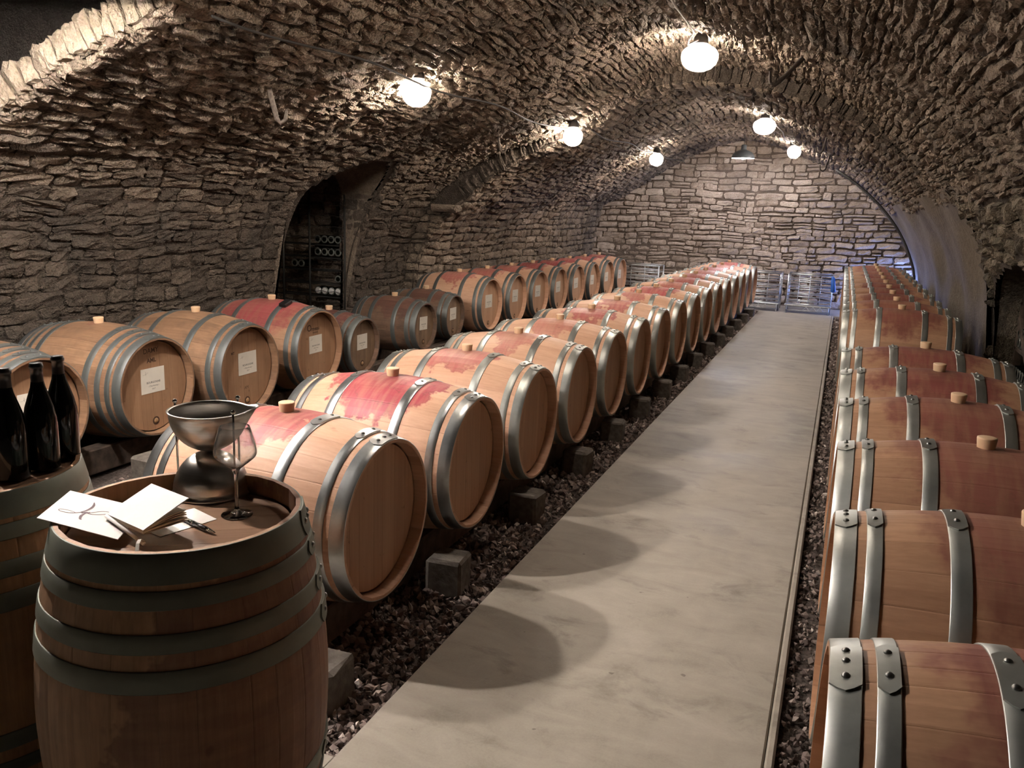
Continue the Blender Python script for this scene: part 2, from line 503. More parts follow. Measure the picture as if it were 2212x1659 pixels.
def bulb_mat(name, color, strength):
    """glowing glass of a bulb; the bulb's light itself comes from the point light of the same size set into it"""
    m, nt = new_mat(name)
    N = NT(nt)
    N.out(N.n('ShaderNodeEmission', {0: color, 1: strength}))
    m.cycles.emission_sampling = 'NONE'
    return m
def bulb_light(root, z, r, color, watts):
    li = bpy.data.lights.new('bulb_light', 'POINT')
    li.energy = watts * BULB
    li.color = color
    li.shadow_soft_size = r * 1.08
    o = bpy.data.objects.new('bulb_light', li)
    link(o, root)
    o.location = (0, 0, z)
    return o

# ================================================================== STRUCTURE
# vault profiles (x, z), left foot to right foot
NEAR = [(-4.92, -.06), (-4.88, .6), (-4.80, 1.1), (-4.62, 1.5), (-4.42, 1.72), (-4.145, 1.92), (-3.8, 2.1), (-3.5, 2.22),
        (-3.05, 2.39), (-2.75, 2.54), (-2.47, 2.70), (-2.07, 2.90), (-1.7, 3.01), (-1.38, 3.05), (-.91, 2.97), (-.55, 2.88),
        (-.3, 2.78), (0, 2.66), (.18, 2.56), (.5, 2.33), (.8, 2.05), (1.05, 1.7), (1.22, 1.3), (1.32, .9), (1.36, .4), (1.37, -.06)]
NEAR_B = [(-4.92, -.06), (-4.88, .6), (-4.80, 1.1), (-4.62, 1.5), (-4.42, 1.72), (-4.145, 1.92), (-3.8, 2.1), (-3.5, 2.22),
        (-3.05, 2.39), (-2.75, 2.54), (-2.47, 2.70), (-2.07, 2.90), (-1.7, 3.01), (-1.38, 3.05), (-.91, 2.97), (-.55, 2.88),
        (-.3, 2.76), (0, 2.60), (.18, 2.47), (.45, 2.22), (.75, 1.87), (1.02, 1.46), (1.2, 1.0), (1.28, .5), (1.3, -.06)]
REAR_A = [(-4.74, -.06), (-4.72, .8), (-4.48, 1.3), (-4.135, 1.586), (-3.97, 1.75), (-3.58, 2.02), (-3.1, 2.27), (-2.7, 2.48),
          (-2.4, 2.66), (-2.07, 2.82), (-1.63, 2.895), (-1.2, 2.86), (-.69, 2.765), (-.18, 2.55), (.02, 2.47), (.4, 2.2),
          (.75, 1.85), (1.02, 1.45), (1.2, 1.0), (1.28, .5), (1.3, -.06)]
REAR_B = [(-4.56, -.06), (-4.55, .8), (-4.46, 1.4), (-4.36, 1.685), (-4.01, 1.85), (-3.38, 2.23), (-2.72, 2.616), (-2.24, 2.81),
          (-1.76, 2.887), (-1.11, 2.743), (-.63, 2.57), (-.31, 2.42), (.094, 2.16), (.5, 1.82), (.845, 1.406), (1.08, .948),
          (1.16, .637), (1.2, -.06)]
Y_FRONT, Y_RING, Y_BACK = 3.2, 9.0, 15.95

def resample(P, n):
    P = np.array(P, float)
    # Catmull-Rom style smoothing
    Q = []
    m = len(P)
    for i in range(m - 1):
        p0, p1, p2, p3 = P[max(i - 1, 0)], P[i], P[i + 1], P[min(i + 2, m - 1)]
        for t in np.linspace(0, 1, 8, endpoint=False):
            Q.append(.5 * (2 * p1 + (p2 - p0) * t + (2 * p0 - 5 * p1 + 4 * p2 - p3) * t * t + (3 * p1 - p0 - 3 * p2 + p3) * t ** 3))
    Q.append(P[-1])
    Q = np.array(Q)
    d = np.r_[0, np.cumsum(np.linalg.norm(np.diff(Q, axis=0), axis=1))]
    s = np.linspace(0, d[-1], n)
    return np.stack([np.interp(s, d, Q[:, 0]), np.interp(s, d, Q[:, 1])], 1), d[-1]

class Loft:
    N = 241
    def __init__(self, A, B, y0, y1):
        self.A, la = resample(A, self.N)
        self.B, lb = resample(B, self.N)
        self.y0, self.y1, self.len = y0, y1, (la + lb) / 2
    def pos(self, s, y):
        """s in metres along the arc, y along the cellar"""
        s, y = np.asarray(s, float), np.asarray(y, float)
        t = np.clip(s / self.len, 0, 1) * (self.N - 1)
        k = (y - self.y0) / (self.y1 - self.y0)
        i = np.clip(t.astype(int), 0, self.N - 2)
        f = (t - i)[..., None]
        a = self.A[i] * (1 - f) + self.A[i + 1] * f
        b = self.B[i] * (1 - f) + self.B[i + 1] * f
        q = a * (1 - k[..., None]) + b * k[..., None]
        return np.stack([q[..., 0], y, q[..., 1]], -1)
    def normal(self, s, y):
        e = .06
        d = self.pos(np.clip(np.asarray(s) + e, 0, self.len), y) - self.pos(np.clip(np.asarray(s) - e, 0, self.len), y)
        n = np.stack([d[..., 2], 0 * d[..., 0], -d[..., 0]], -1)
        n /= np.linalg.norm(n, axis=-1, keepdims=True)
        return n                       # points into the room
    def s_at_z(self, z, side):
        q = self.A[:, 1]
        idx = range(self.N) if side == 'l' else range(self.N - 1, -1, -1)
        for i in idx:
            if q[i] >= z:
                return i / (self.N - 1) * self.len

near = Loft(NEAR, NEAR_B, Y_FRONT, Y_RING)
rear = Loft(REAR_A, REAR_B, Y_RING, Y_BACK)

def in_niche(y, z, grow=0.0):
    """arched opening in the left wall of the near bay"""
    u = (y - 7.1) / (.65 + grow)
    if abs(u) >= 1: return False
    return z < 1.52 + (.47 + grow) * math.sqrt(1 - u * u)
def in_alcove(y, z, grow=0.0):
    """bottle alcove in the right wall of the near bay"""
    u = (y - 6.7) / (1.5 + grow)
    if abs(u) >= 1: return False
    return z < 0.85 + (.5 + grow) * math.sqrt(1 - u * u)

def cut_stones(u0, u1, v0, v1, h_rng, l_rng, wav=.03, gap=.012, split=.12):
    """irregular courses: list of (u_lo, u_hi, v function values at corners)"""
    out = []
    v = v0
    ph = rng.uniform(0, 6, 4)
    def wave(u, v, a=wav):
        return a * (math.sin(u * 1.7 + ph[0] + v * 2.1) * .5 + math.sin(u * 4.3 + ph[1] + v * 5.0) * .3 + math.sin(u * 9.1 + ph[2] - v * 3.0) * .2)
    while v < v1 - h_rng[0] * .5:
        h = rng.uniform(*h_rng)
        h = min(h, v1 - v)
        u = u0 - rng.uniform(0, l_rng[1])
        while u < u1:
            l = rng.uniform(*l_rng) * (1 + .35 * (rng.random() < .2))
            a, b = max(u, u0), min(u + l, u1)
            u += l
            if b - a < l_rng[0] * .45: continue
            parts = [(v, v + h)]
            if rng.random() < split and h > (h_rng[0] + h_rng[1]) * .5:
                k = v + h * rng.uniform(.38, .62)
                parts = [(v, k), (k, v + h)]
            for lo, hi in parts:
                j1, j2 = rng.normal(0, h * .07, 2)
                g2 = gap * rng.uniform(.2, 1.7)
                out.append((a + g2 / 2, b - g2 / 2, lo + j1 + wave((a + b) / 2, v) + gap * .35, hi + j2 + wave((a + b) / 2, v) - gap * .35,
                            wave(a, v) - wave((a + b) / 2, v), wave(b, v) - wave((a + b) / 2, v)))
        v += h
    return out

_H = rng.random(4096)
def vnoise(P):
    """smooth value noise, -1..1, P: (n, 3)"""
    I = np.floor(P).astype(int); f = P - I; f = f * f * (3 - 2 * f)
    def h(dx, dy, dz):
        k = (I[:, 0] + dx) * 73856093 ^ (I[:, 1] + dy) * 19349663 ^ (I[:, 2] + dz) * 83492791
        return _H[k & 4095]
    x0 = h(0, 0, 0) * (1 - f[:, 0]) + h(1, 0, 0) * f[:, 0]; x1 = h(0, 1, 0) * (1 - f[:, 0]) + h(1, 1, 0) * f[:, 0]
    x2 = h(0, 0, 1) * (1 - f[:, 0]) + h(1, 0, 1) * f[:, 0]; x3 = h(0, 1, 1) * (1 - f[:, 0]) + h(1, 1, 1) * f[:, 0]
    a = x0 * (1 - f[:, 1]) + x1 * f[:, 1]; b = x2 * (1 - f[:, 1]) + x3 * f[:, 1]
    return (a * (1 - f[:, 2]) + b * f[:, 2]) * 2 - 1

GA = np.linspace(-1, 1, 5)
GB = np.linspace(-1, 1, 4)
AA, BB = np.meshgrid(GA, GB)                # 4 x 5
_fr = [(j * 5 + i, j * 5 + i + 1, (j + 1) * 5 + i + 1, (j + 1) * 5 + i) for j in range(3) for i in range(4)]
_ring = [i for i in range(5)] + [j * 5 + 4 for j in (1, 2)] + [15 + i for i in (4, 3, 2, 1, 0)] + [j * 5 for j in (2, 1)]
_sk = [(_ring[k], _ring[(k + 1) % 14], 20 + (k + 1) % 14, 20 + k) for k in range(14)]
STONE_F = _fr + [(q[3], q[2], q[1], q[0]) for q in _sk]
EDGE = np.clip(np.maximum(np.abs(AA) ** 4, np.abs(BB) ** 4), 0, 1)

def stone(cell, proud, rough, tilt, surf, nrm, sink=.05, out=1.0):
    """one stone as (verts, faces): 4x5 worked face plus a skirt that runs back into the wall"""
    a, b, lo, hi, wa, wb = cell
    w, h = b - a, hi - lo
    ja = rng.normal(0, .10, AA.shape); jb = rng.normal(0, .11, AA.shape)
    inset = 1 - .10 * rng.random() * (np.abs(AA) * np.abs(BB)) ** 2
    A = np.clip((AA + ja * (np.abs(AA) < 1)) * inset, -1, 1)
    B = np.clip((BB + jb * (np.abs(BB) < 1)) * inset, -1, 1)
    corner = (np.abs(AA) > .9) & (np.abs(BB) > .9)
    A = np.where(corner, A * rng.uniform(.86, 1, AA.shape), A)
    B = np.where(corner, B * rng.uniform(.80, 1, AA.shape), B)
    edge_b = (np.abs(BB) > .9) & ~corner
    B = np.where(edge_b, B * rng.uniform(.78, 1.06, AA.shape), B)
    edge_a = (np.abs(AA) > .9) & ~corner
    A = np.where(edge_a, A * rng.uniform(.88, 1.03, AA.shape), A)
    u = (a + b) / 2 + A * w / 2
    v = (lo + hi) / 2 + B * h / 2 + np.where(AA < 0, -AA * wa, AA * wb)
    d = proud * rng.uniform(.35, 1.0) + rng.normal(0, rough, AA.shape) + tilt * (rng.normal() * A + rng.normal() * B)
    d = d - EDGE * (proud * .45)
    d = np.maximum(d, -.012)
    uu = np.r_[u.ravel(), u.ravel()[_ring]]
    vv = np.r_[v.ravel(), v.ravel()[_ring]]
    dd = np.r_[d.ravel(), np.full(14, -sink)]
    P = surf(uu, vv)
    Nn = nrm(uu, vv)
    w_ = vnoise(P * 1.3 + 40) * .035 + vnoise(P * 4.1) * .012      # the masonry itself is uneven
    dd[:20] += vnoise(P[:20] * 24) * rough * 1.2
    dd = dd + w_
    return P + Nn * dd[:, None] * out, STONE_F

def face_size(P):
    """approximate size in the picture"""
    c = P[:20].mean(0)
    r = c - CAM_POS
    z = r @ CAM_FWD
    if z < .3: return 0.0
    q = c - CAM_POS
    xr = q @ np.array(_right) / z; yr = q @ np.array(_up) / z
    if abs(xr) > .63 or abs(yr) > .48: return 0.0
    e1 = P[4] - P[0]; e2 = P[15] - P[0]
    n = np.cross(e1, e2)
    return abs(n @ r) / np.linalg.norm(r) / z ** 2

def lay(parent, stones, mat, most=300, name='stone'):
    """the stones that show largest become parts, the rest one joined part"""
    sz = [face_size(s[0]) for s in stones]
    order = np.argsort(sz)[::-1]
    rest = {}
    for k, i in enumerate(order):
        P, F = stones[i]
        mt = mat(P) if callable(mat) else mat
        tone = float(np.clip(rng.normal(.5, .2), 0, 1))
        if k < most and sz[i] > 0:
            c = P.mean(0)
            mb = MB().add(P - c, F, tone)
            o = mb.build(name, mt, parent)
            o.location = c
        else:
            rest.setdefault(mt.name, MB()).add(P, F, tone)
    for nm, mb in rest.items():
        mb.build('smaller_stones', M[nm], parent, kind='stuff')

def grid_surface(mb, surf, us, vs, skip=None, flip=False):
    nu, nv = len(us), len(vs)
    U, V = np.meshgrid(us, vs)
    P = surf(U.ravel(), V.ravel())
    fs = []
    for j in range(nv - 1):
        for i in range(nu - 1):
            c = (P[j * nu + i] + P[(j + 1) * nu + i + 1]) / 2
            if skip is not None and skip(c): continue
            q = (j * nu + i, j * nu + i + 1, (j + 1) * nu + i + 1, (j + 1) * nu + i)
            fs.append(q[::-1] if flip else q)
    mb.add(P, fs)
    return mb

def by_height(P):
    """wall stone, darkened in colour to imitate dimmer light, turns into paler vault stone through a mixed zone"""
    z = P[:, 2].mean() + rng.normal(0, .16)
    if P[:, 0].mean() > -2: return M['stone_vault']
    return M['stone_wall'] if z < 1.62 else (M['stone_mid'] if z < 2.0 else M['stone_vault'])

# ---------------------------------------------------------------- near bay: left wall, ceiling, right wall
S_L = near.s_at_z(1.78, 'l')
S_R = near.s_at_z(1.75, 'r')
nsurf = lambda y, s: near.pos(s, y)
nnorm = lambda y, s: near.normal(s, y)
def bed(loft, off=-.011):
    def f(y, s):
        P = loft.pos(s, y)
        return P + loft.normal(s, y) * (off + vnoise(P * 1.3 + 40) * .035 + vnoise(P * 4.1) * .012)[:, None]
    return f

yy = np.arange(Y_FRONT + .02, Y_RING + .06, .05)
skip_n = lambda c: in_niche(c[1], c[2], -.045) and c[0] < -3.7
wall_left = grid_surface(MB(), bed(near), yy, np.linspace(0, S_L, 60), skip_n).build('wall_left', M['mortar'], kind='structure')
ceiling = grid_surface(MB(), bed(near), yy, np.linspace(S_L, S_R, 110), skip_n).build('ceiling', M['mortar'], kind='structure')
skip_a = lambda c: in_alcove(c[1], c[2], -.045) and c[0] > .6
wall_right = grid_surface(MB(), bed(near), yy, np.linspace(S_R, near.len, 50), skip_a).build('wall_right', M['mortar'], kind='structure')

def cell_c(c): return (c[0] + c[1]) / 2, (c[2] + c[3]) / 2
def half_width(z, kind):
    base, r, hw = (1.52, .47, .65) if kind == 'niche' else (.85, .5, 1.5)
    if z < base: return hw
    if z > base + r: return 0.0
    return hw * math.sqrt(1 - ((z - base) / r) ** 2)
def trim(cells, loft, kind):
    out = []
    mid = 7.1 if kind == 'niche' else 6.7
    for c in cells:
        y, s = cell_c(c)
        p = loft.pos(np.array([s]), np.array([y]))[0]
        w = half_width(p[2], kind)
        if w == 0 or (kind == 'niche' and p[0] > -3.7) or (kind != 'niche' and p[0] < .6):
            out.append(c); continue
        for a, b in ((c[0], min(c[1], mid - w)), (max(c[0], mid + w), c[1])):
            if b - a > .045: out.append((a, b) + tuple(c[2:]))
    return out
cells = trim(cut_stones(Y_FRONT, Y_RING, .3, S_L, (.055, .125), (.11, .40), .045, .008), near, 'niche')
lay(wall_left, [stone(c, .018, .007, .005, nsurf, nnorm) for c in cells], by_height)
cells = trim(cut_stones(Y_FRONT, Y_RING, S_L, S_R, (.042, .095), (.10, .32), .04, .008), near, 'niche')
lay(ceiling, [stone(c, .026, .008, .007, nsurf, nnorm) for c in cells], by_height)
cells = trim(cut_stones(Y_FRONT, Y_RING - .75, S_R, near.len - .3, (.08, .16), (.14, .34), .035, .016), near, 'alcove')
lay(wall_right, [stone(c, .042, .012, .009, nsurf, nnorm) for c in cells], M['stone_right'], 150)

# ---------------------------------------------------------------- rear bay
R_L = rear.s_at_z(1.62, 'l')
R_R = rear.s_at_z(1.72, 'r')
rsurf = lambda y, s: rear.pos(s, y)
rnorm = lambda y, s: rear.normal(s, y)
yr = np.arange(Y_RING - .02, Y_BACK + .12, .1)
wall_left_rear = grid_surface(MB(), bed(rear), yr, np.linspace(0, R_L, 30)).build('wall_left_rear', M['mortar'], kind='structure')
ceiling_rear = grid_surface(MB(), bed(rear), yr, np.linspace(R_L, R_R, 90)).build('ceiling_rear', M['mortar'], kind='structure')
cells = cut_stones(Y_RING, Y_BACK, .3, R_L, (.085, .14), (.13, .34), .025, .014)
lay(wall_left_rear, [stone(c, .03, .006, .006, rsurf, rnorm) for c in cells], M['stone_rear'])
cells = cut_stones(Y_RING, Y_BACK, R_L, R_R, (.06, .11), (.13, .34), .025, .013)
lay(ceiling_rear, [stone(c, .028, .007, .007, rsurf, rnorm) for c in cells], M['stone_rear'])
# smooth rendered skin of the right wall (rear bay and the end of the near bay)
mb = MB()
def skin(loft, off):
    def f(y, s):
        b = .018 * np.sin(y * 2.3 + s * 3) + .012 * np.sin(y * 5.1 - s * 4)
        return loft.pos(s, y) + loft.normal(s, y) * (off + b)[..., None]
    return f
grid_surface(mb, skin(rear, .014), np.arange(Y_RING - .78, Y_BACK + .1, .12), np.linspace(R_R - .16, rear.len, 34))
wall_right_rear = mb.build('wall_right_rear', M['plaster'], auto=40, kind='structure')

# ---------------------------------------------------------------- back wall
inside_poly, _ = resample(REAR_B, 120)
def back_top(x):
    P = inside_poly
    k = np.argmax(P[:, 1])
    return float(np.interp(x, P[:k, 0], P[:k, 1])) if x < P[k, 0] else float(np.interp(-x, -P[k:, 0][::-1], P[k:, 1][::-1]))
bsurf = lambda x, z: np.stack([x, np.full_like(x, Y_BACK), z], -1)
bnorm = lambda x, z: np.stack([0 * x, 0 * x - 1, 0 * x], -1)
mb = MB()
pts = [(p[0] * 1.0, Y_BACK + .02, p[1]) for p in inside_poly]
mb.add(pts, [tuple(range(len(pts)))])
wall_back = mb.build('wall_back', M['mortar_back'], kind='structure')
cells = []
for c in cut_stones(-4.6, 1.35, .02, 3.0, (.05, .14), (.10, .40), .03, .015, .25):
    x, z = cell_c(c)
    if z < back_top(x) + .09 and not (-2.3 < x < -2.12 and 1.55 < z < 1.63):
        cells.append(c)
lay(wall_back, [stone(c, .030, .006, .005, bsurf, bnorm) for c in cells], M['stone_back'])

# ---------------------------------------------------------------- stone rings where the vault steps
def ring_stones(loftA, y0, s0, s1, w_rng, h, sink, proud):
    """voussoirs on end along an arch, faces towards the tasting corner"""
    surf = lambda u, v: loftA.pos(u, np.full_like(u, y0)) - loftA.normal(u, np.full_like(u, y0)) * v[:, None]
    nrm = lambda u, v: np.stack([0 * u, 0 * u - 1, 0 * u], -1)
    res, s = [], s0
    while s < s1:
        w = rng.uniform(*w_rng)
        hh = h * rng.uniform(.82, 1.12)
        res.append(stone((s + .003, min(s + w, s1) - .003, rng.uniform(-.02, .004), hh, 0, 0), proud, .006, .006, surf, nrm, sink=sink))
        s += w
    return res

def ring_object(name, stones, mat, mort):
    root = empty(name, kind='structure')
    mort.build('mortar_bed', M['mortar'], root)
    for P, F in stones:
        c = P.mean(0)
        o = MB().add(P - c, F, float(np.clip(rng.normal(.5, .2), 0, 1))).build('voussoir', mat, root)
        o.location = c
    return root
# front edge of the near vault: bright ring of stones facing the tasting corner
st = ring_stones(near, Y_FRONT, .9, near.len - .6, (.05, .12), .145, .16, .035)
bedm = MB()
ss = np.linspace(.2, near.len - .2, 120)
pin = near.pos(ss, np.full(120, Y_FRONT + .06)); nn = near.normal(ss, np.full(120, Y_FRONT + .06))
bedm.add(list(pin) + list(pin - nn * .14), [(i, i + 1, 121 + i, 120 + i) for i in range(119)])
ring_object('trim_1', st, M['voussoir'], bedm)
# step between the near and the rear bay
st = ring_stones(rear, Y_RING, rear.s_at_z(1.60, 'l'), rear.s_at_z(1.95, 'r'), (.05, .14), .2, .14, .03)
bedm = MB()
ss = np.linspace(.05, rear.len - .05, 140)
pin = rear.pos(ss, np.full(140, Y_RING + .03)); nn = rear.normal(ss, np.full(140, Y_RING + .03))
bedm.add(list(pin) + list(pin - nn * .6), [(i, i + 1, 141 + i, 140 + i) for i in range(139)])
trim2 = ring_object('trim_2', st, M['voussoir_dark'], bedm)
# ledge stone at the left foot of the ring
lm = MB().box((0, 0, 0), (.34, .16, .075), bevel=.018)
lm.v = [(x + rng.normal(0, .007), y + rng.normal(0, .007), z + rng.normal(0, .006)) for x, y, z in lm.v]
o = lm.build('ledge_stone', M['stone_rear'], trim2); o.location = (-4.32, Y_RING - .06, 1.53)

fsurf = lambda x, z: np.stack([x, np.full_like(x, Y_RING - .005), z], -1)
qa, qb = near.B, rear.A
xn = lambda z: float(np.interp(z, qa[:90, 1], qa[:90, 0])); xr = lambda z: float(np.interp(z, qb[:60, 1], qb[:60, 0]))
mb = MB(); zz = np.linspace(0, 1.56, 12)
mb.add([(xn(z) - .05, Y_RING + .02, z) for z in zz] + [(xr(z) + .01, Y_RING + .02, z) for z in zz], [(i, 12 + i, 13 + i, i + 1) for i in range(11)])
pier = mb.build('wall_pier', M['mortar'], kind='structure')
cells = []
for c in cut_stones(-4.95, -4.1, .3, 1.5, (.09, .14), (.13, .3), .01, .013):
    z = (c[2] + c[3]) / 2
    a, b = max(c[0], xn(z) - .02), min(c[1], xr(z) + .012)
    if b - a > .05: cells.append((a, b) + c[2:])
lay(pier, [stone(c, .025, .005, .005, fsurf, bnorm) for c in cells], M['stone_rear'], 80)

# ---------------------------------------------------------------- tasting corner around the camera: bigger vault, dark stones
FR = [(-5.6, -.06), (-5.55, 1.2), (-5.25, 1.9), (-4.6, 2.45), (-3.7, 2.9), (-2.6, 3.25), (-1.4, 3.4), (-.2, 3.2), (.9, 2.7), (1.5, 2.0), (1.7, 1.1), (1.72, -.06)]
front = Loft(FR, FR, -3.0, 3.5)
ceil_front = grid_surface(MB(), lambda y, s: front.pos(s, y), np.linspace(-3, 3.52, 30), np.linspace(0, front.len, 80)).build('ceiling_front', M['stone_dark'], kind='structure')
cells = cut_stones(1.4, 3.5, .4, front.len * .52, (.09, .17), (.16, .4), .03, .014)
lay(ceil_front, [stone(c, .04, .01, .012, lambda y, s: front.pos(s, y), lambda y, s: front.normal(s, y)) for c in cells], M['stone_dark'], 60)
mb = MB()
fo, _ = resample(FR, 100)
ni, _ = resample(NEAR, 100)
outer = [(p[0], 3.5, p[1]) for p in fo]; inner = [(p[0], 3.5, p[1]) for p in (ni - 0)]
mb.add(outer + inner, [(i, i + 1, 101 + i, 100 + i) for i in range(99)])
mb.build('wall_front_arch', M['stone_dark'], kind='structure')
mb = MB(); mb.add([(p[0], -3.0, p[1]) for p in fo], [tuple(range(100))])
mb.build('wall_behind', M['stone_dark'], kind='structure')

# ---------------------------------------------------------------- niche (left) and alcove (right) interiors
mb = MB()
n = 24
arch = [(7.1 - .65, -.05)] + [(7.1 - .65 * math.cos(PI * k / n), 1.52 + .47 * math.sin(PI * k / n)) for k in range(n + 1)] + [(7.75, -.05)]
def sleeve(mb, arch, x0, x1):
    m = len(arch)
    vs = [(x0, y, z) for y, z in arch] + [(x1, y, z) for y, z in arch]
    mb.add(vs, [(i, i + 1, m + i + 1, m + i) for i in range(m - 1)])
# reveal follows the curved wall: start where the vault surface is
def wall_x(loft, y, z, side):
    q = loft.A
    k = int(np.argmax(q[:, 1]))
    return float(np.interp(z, q[:k, 1], q[:k, 0])) if side == 'l' else float(np.interp(z, q[k:, 1][::-1], q[k:, 0][::-1]))
m = len(arch)
vs = [(wall_x(near, y, z, 'l') - .085, y, z) for y, z in arch] + [(-4.95, y, z) for y, z in arch]
mb.add(vs, [(i, i + 1, m + i + 1, m + i) for i in range(m - 1)])
# chamber behind
for q in ([(-4.95, 6.2, -.05), (-6.1, 6.2, -.05), (-6.1, 6.2, 2.1), (-4.95, 6.2, 2.1)],
          [(-6.1, 6.2, -.05), (-6.1, 8.2, -.05), (-6.1, 8.2, 2.1), (-6.1, 6.2, 2.1)],
          [(-6.1, 8.2, -.05), (-4.95, 8.2, -.05), (-4.95, 8.2, 2.1), (-6.1, 8.2, 2.1)],
          [(-6.1, 6.2, 2.1), (-6.1, 8.2, 2.1), (-4.95, 8.2, 2.1), (-4.95, 6.2, 2.1)],
          [(-6.1, 6.2, -.05), (-4.8, 6.2, -.05), (-4.8, 8.2, -.05), (-6.1, 8.2, -.05)]):
    mb.add(q, [(0, 1, 2, 3)])
wall_niche = mb.build('wall_niche', M['stone_rear'], kind='structure')
xs_ = lambda u, v: np.stack([u, np.full_like(u, 8.16), v], -1)
cells = cut_stones(-6.0, -5.0, .3, 1.95, (.09, .15), (.16, .34), .02, .014)
lay(wall_niche, [stone(c, .03, .006, .006, xs_, bnorm) for c in cells], M['stone_rear'], 60)
# stones of the jamb that faces the tasting corner
jsurf = lambda x, z: np.stack([x, np.full_like(x, 7.755), z], -1)
cells = []
for c in cut_stones(-5.0, -4.0, .25, 1.95, (.08, .14), (.12, .3), .01, .012):
    z = (c[2] + c[3]) / 2
    b = min(c[1], wall_x(near, 7.75, z, 'l') + .015)
    if z < 1.66 and b - c[0] > .04: cells.append((c[0], b) + tuple(c[2:]))
lay(wall_niche, [stone(c, .02, .005, .004, jsurf, bnorm) for c in cells], M['stone_wall'], 60)
mb = MB()
alc = [(5.2, -.05), (5.2, .85)] + [(6.7 - 1.5 * math.cos(PI * k / n), .85 + .5 * math.sin(PI * k / n)) for k in range(1, n)] + [(8.2, .85), (8.2, -.05)]
ma = len(alc)
vs = [(wall_x(near, y, z, 'r') - .02, y, z) for y, z in alc] + [(2.3, y, z) for y, z in alc]
mb.add(vs, [(i, i + 1, ma + i + 1, ma + i) for i in range(ma - 1)])
mb.add([(2.3, y, z) for y, z in alc], [tuple(range(ma))])
mb.build('wall_alcove', M['stone_right'], kind='structure')

# ---------------------------------------------------------------- floor
mb = MB()
mb.box((-.635, 5.95, -.06), (1.17, 18.1, .12), bevel=.006)
floor = mb.build('floor', M['concrete'], kind='structure')
mb = MB(); mb.box((-.034, 5.95, -.062), (.028, 18.1, .122), bevel=.007)
mb.build('kerb', M['concrete'], floor)
mb = MB(); mb.box((-3.46, -.57, -.066), (4.48, 4.86, .12), bevel=.004)
mb.build('corner_slab', M['concrete'], floor)
mb = MB(); mb.box((.85, -.5, -.066), (1.72, 4.6, .12)); mb.build('side_slab', M['concrete'], floor)
mb = MB(); mb.box((-1.6, 15.45, -.066), (6.2, 1.3, .128)); mb.build('rear_slab', M['concrete'], floor)
mb = MB()
xg = np.arange(-5.7, 2.4, .09); yg = np.arange(1.5, 16.0, .12)
X, Y = np.meshgrid(xg, yg)
Zg = -.045 + .012 * np.sin(X * 9 + Y * 5) * np.sin(Y * 7 - X * 3)
mb.add(np.stack([X.ravel(), Y.ravel(), Zg.ravel()], -1), [(j * len(xg) + i, j * len(xg) + i + 1, (j + 1) * len(xg) + i + 1, (j + 1) * len(xg) + i) for j in range(len(yg) - 1) for i in range(len(xg) - 1)])
ground = mb.build('floor_gravel', M['grit'], auto=60, kind='structure')
# pebbles
ico = np.array([(0, 0, 1), (.9, 0, .1), (.28, .85, .1), (-.72, .53, .1), (-.72, -.53, .1), (.28, -.85, .1), (0, 0, -.6)])
icf = [(0, 1, 2), (0, 2, 3), (0, 3, 4), (0, 4, 5), (0, 5, 1), (6, 2, 1), (6, 3, 2), (6, 4, 3), (6, 5, 4), (6, 1, 5)]
def pebbles(n, x_rng, y_rng, r_rng, z0):
    V = np.zeros((n, 7, 3)); T = np.zeros((n, 7))
    y = rng.uniform(0, 1, n) ** 1.35 * (y_rng[1] - y_rng[0]) + y_rng[0]
    x = rng.uniform(*x_rng, n)
    r = rng.uniform(0, 1, n) ** 2 * (r_rng[1] - r_rng[0]) + r_rng[0]
    r = r * (1 + (y - y_rng[0]) * .04)
    for k in range(n):
        a, b, c = rng.uniform(0, 6.28, 3)
        Rm = np.array((Matrix.Rotation(a, 3, 'Z') @ Matrix.Rotation(b, 3, 'X') @ Matrix.Rotation(c, 3, 'Y')))
        V[k] = (ico * (1, rng.uniform(.6, 1), rng.uniform(.45, .9)) + rng.normal(0, .12, (7, 3))) @ Rm.T * r[k] + (x[k], y[k], z0 + r[k] * .5 + rng.uniform(0, .016))
        T[k] = rng.beta(1.2, 2.6) + (rng.random() < .05) * .5
    F = np.array(icf)[None] + (np.arange(n) * 7)[:, None, None]
    me = bpy.data.meshes.new('gravel')
    me.from_pydata(V.reshape(-1, 3).tolist(), [], F.reshape(-1, 3).tolist())
    at = me.attributes.new('tone', 'FLOAT', 'POINT'); at.data.foreach_set('value', np.clip(T, 0, 1).ravel().astype(np.float32))
    me.materials.append(M['pebble'])
    return me
o = inst('gravel', pebbles(13000, (-1.75, -1.225), (1.86, 14.8), (.007, .025), -.045)); tag(o, 'strip of dark grey-brown gravel between the concrete path and the central barrel row', 'gravel', kind='stuff')
o = inst('gravel', pebbles(7000, (-.015, .3), (1.8, 14.8), (.007, .019), -.045)); tag(o, 'narrow strip of gravel at the foot of the barrel row beside the kerb', 'gravel', kind='stuff')
o = inst('gravel', pebbles(4000, (-3.75, -2.3), (1.9, 9.0), (.007, .018), -.045)); tag(o, 'shadowed gravel between the labelled barrels and the central barrel row', 'gravel', kind='stuff')

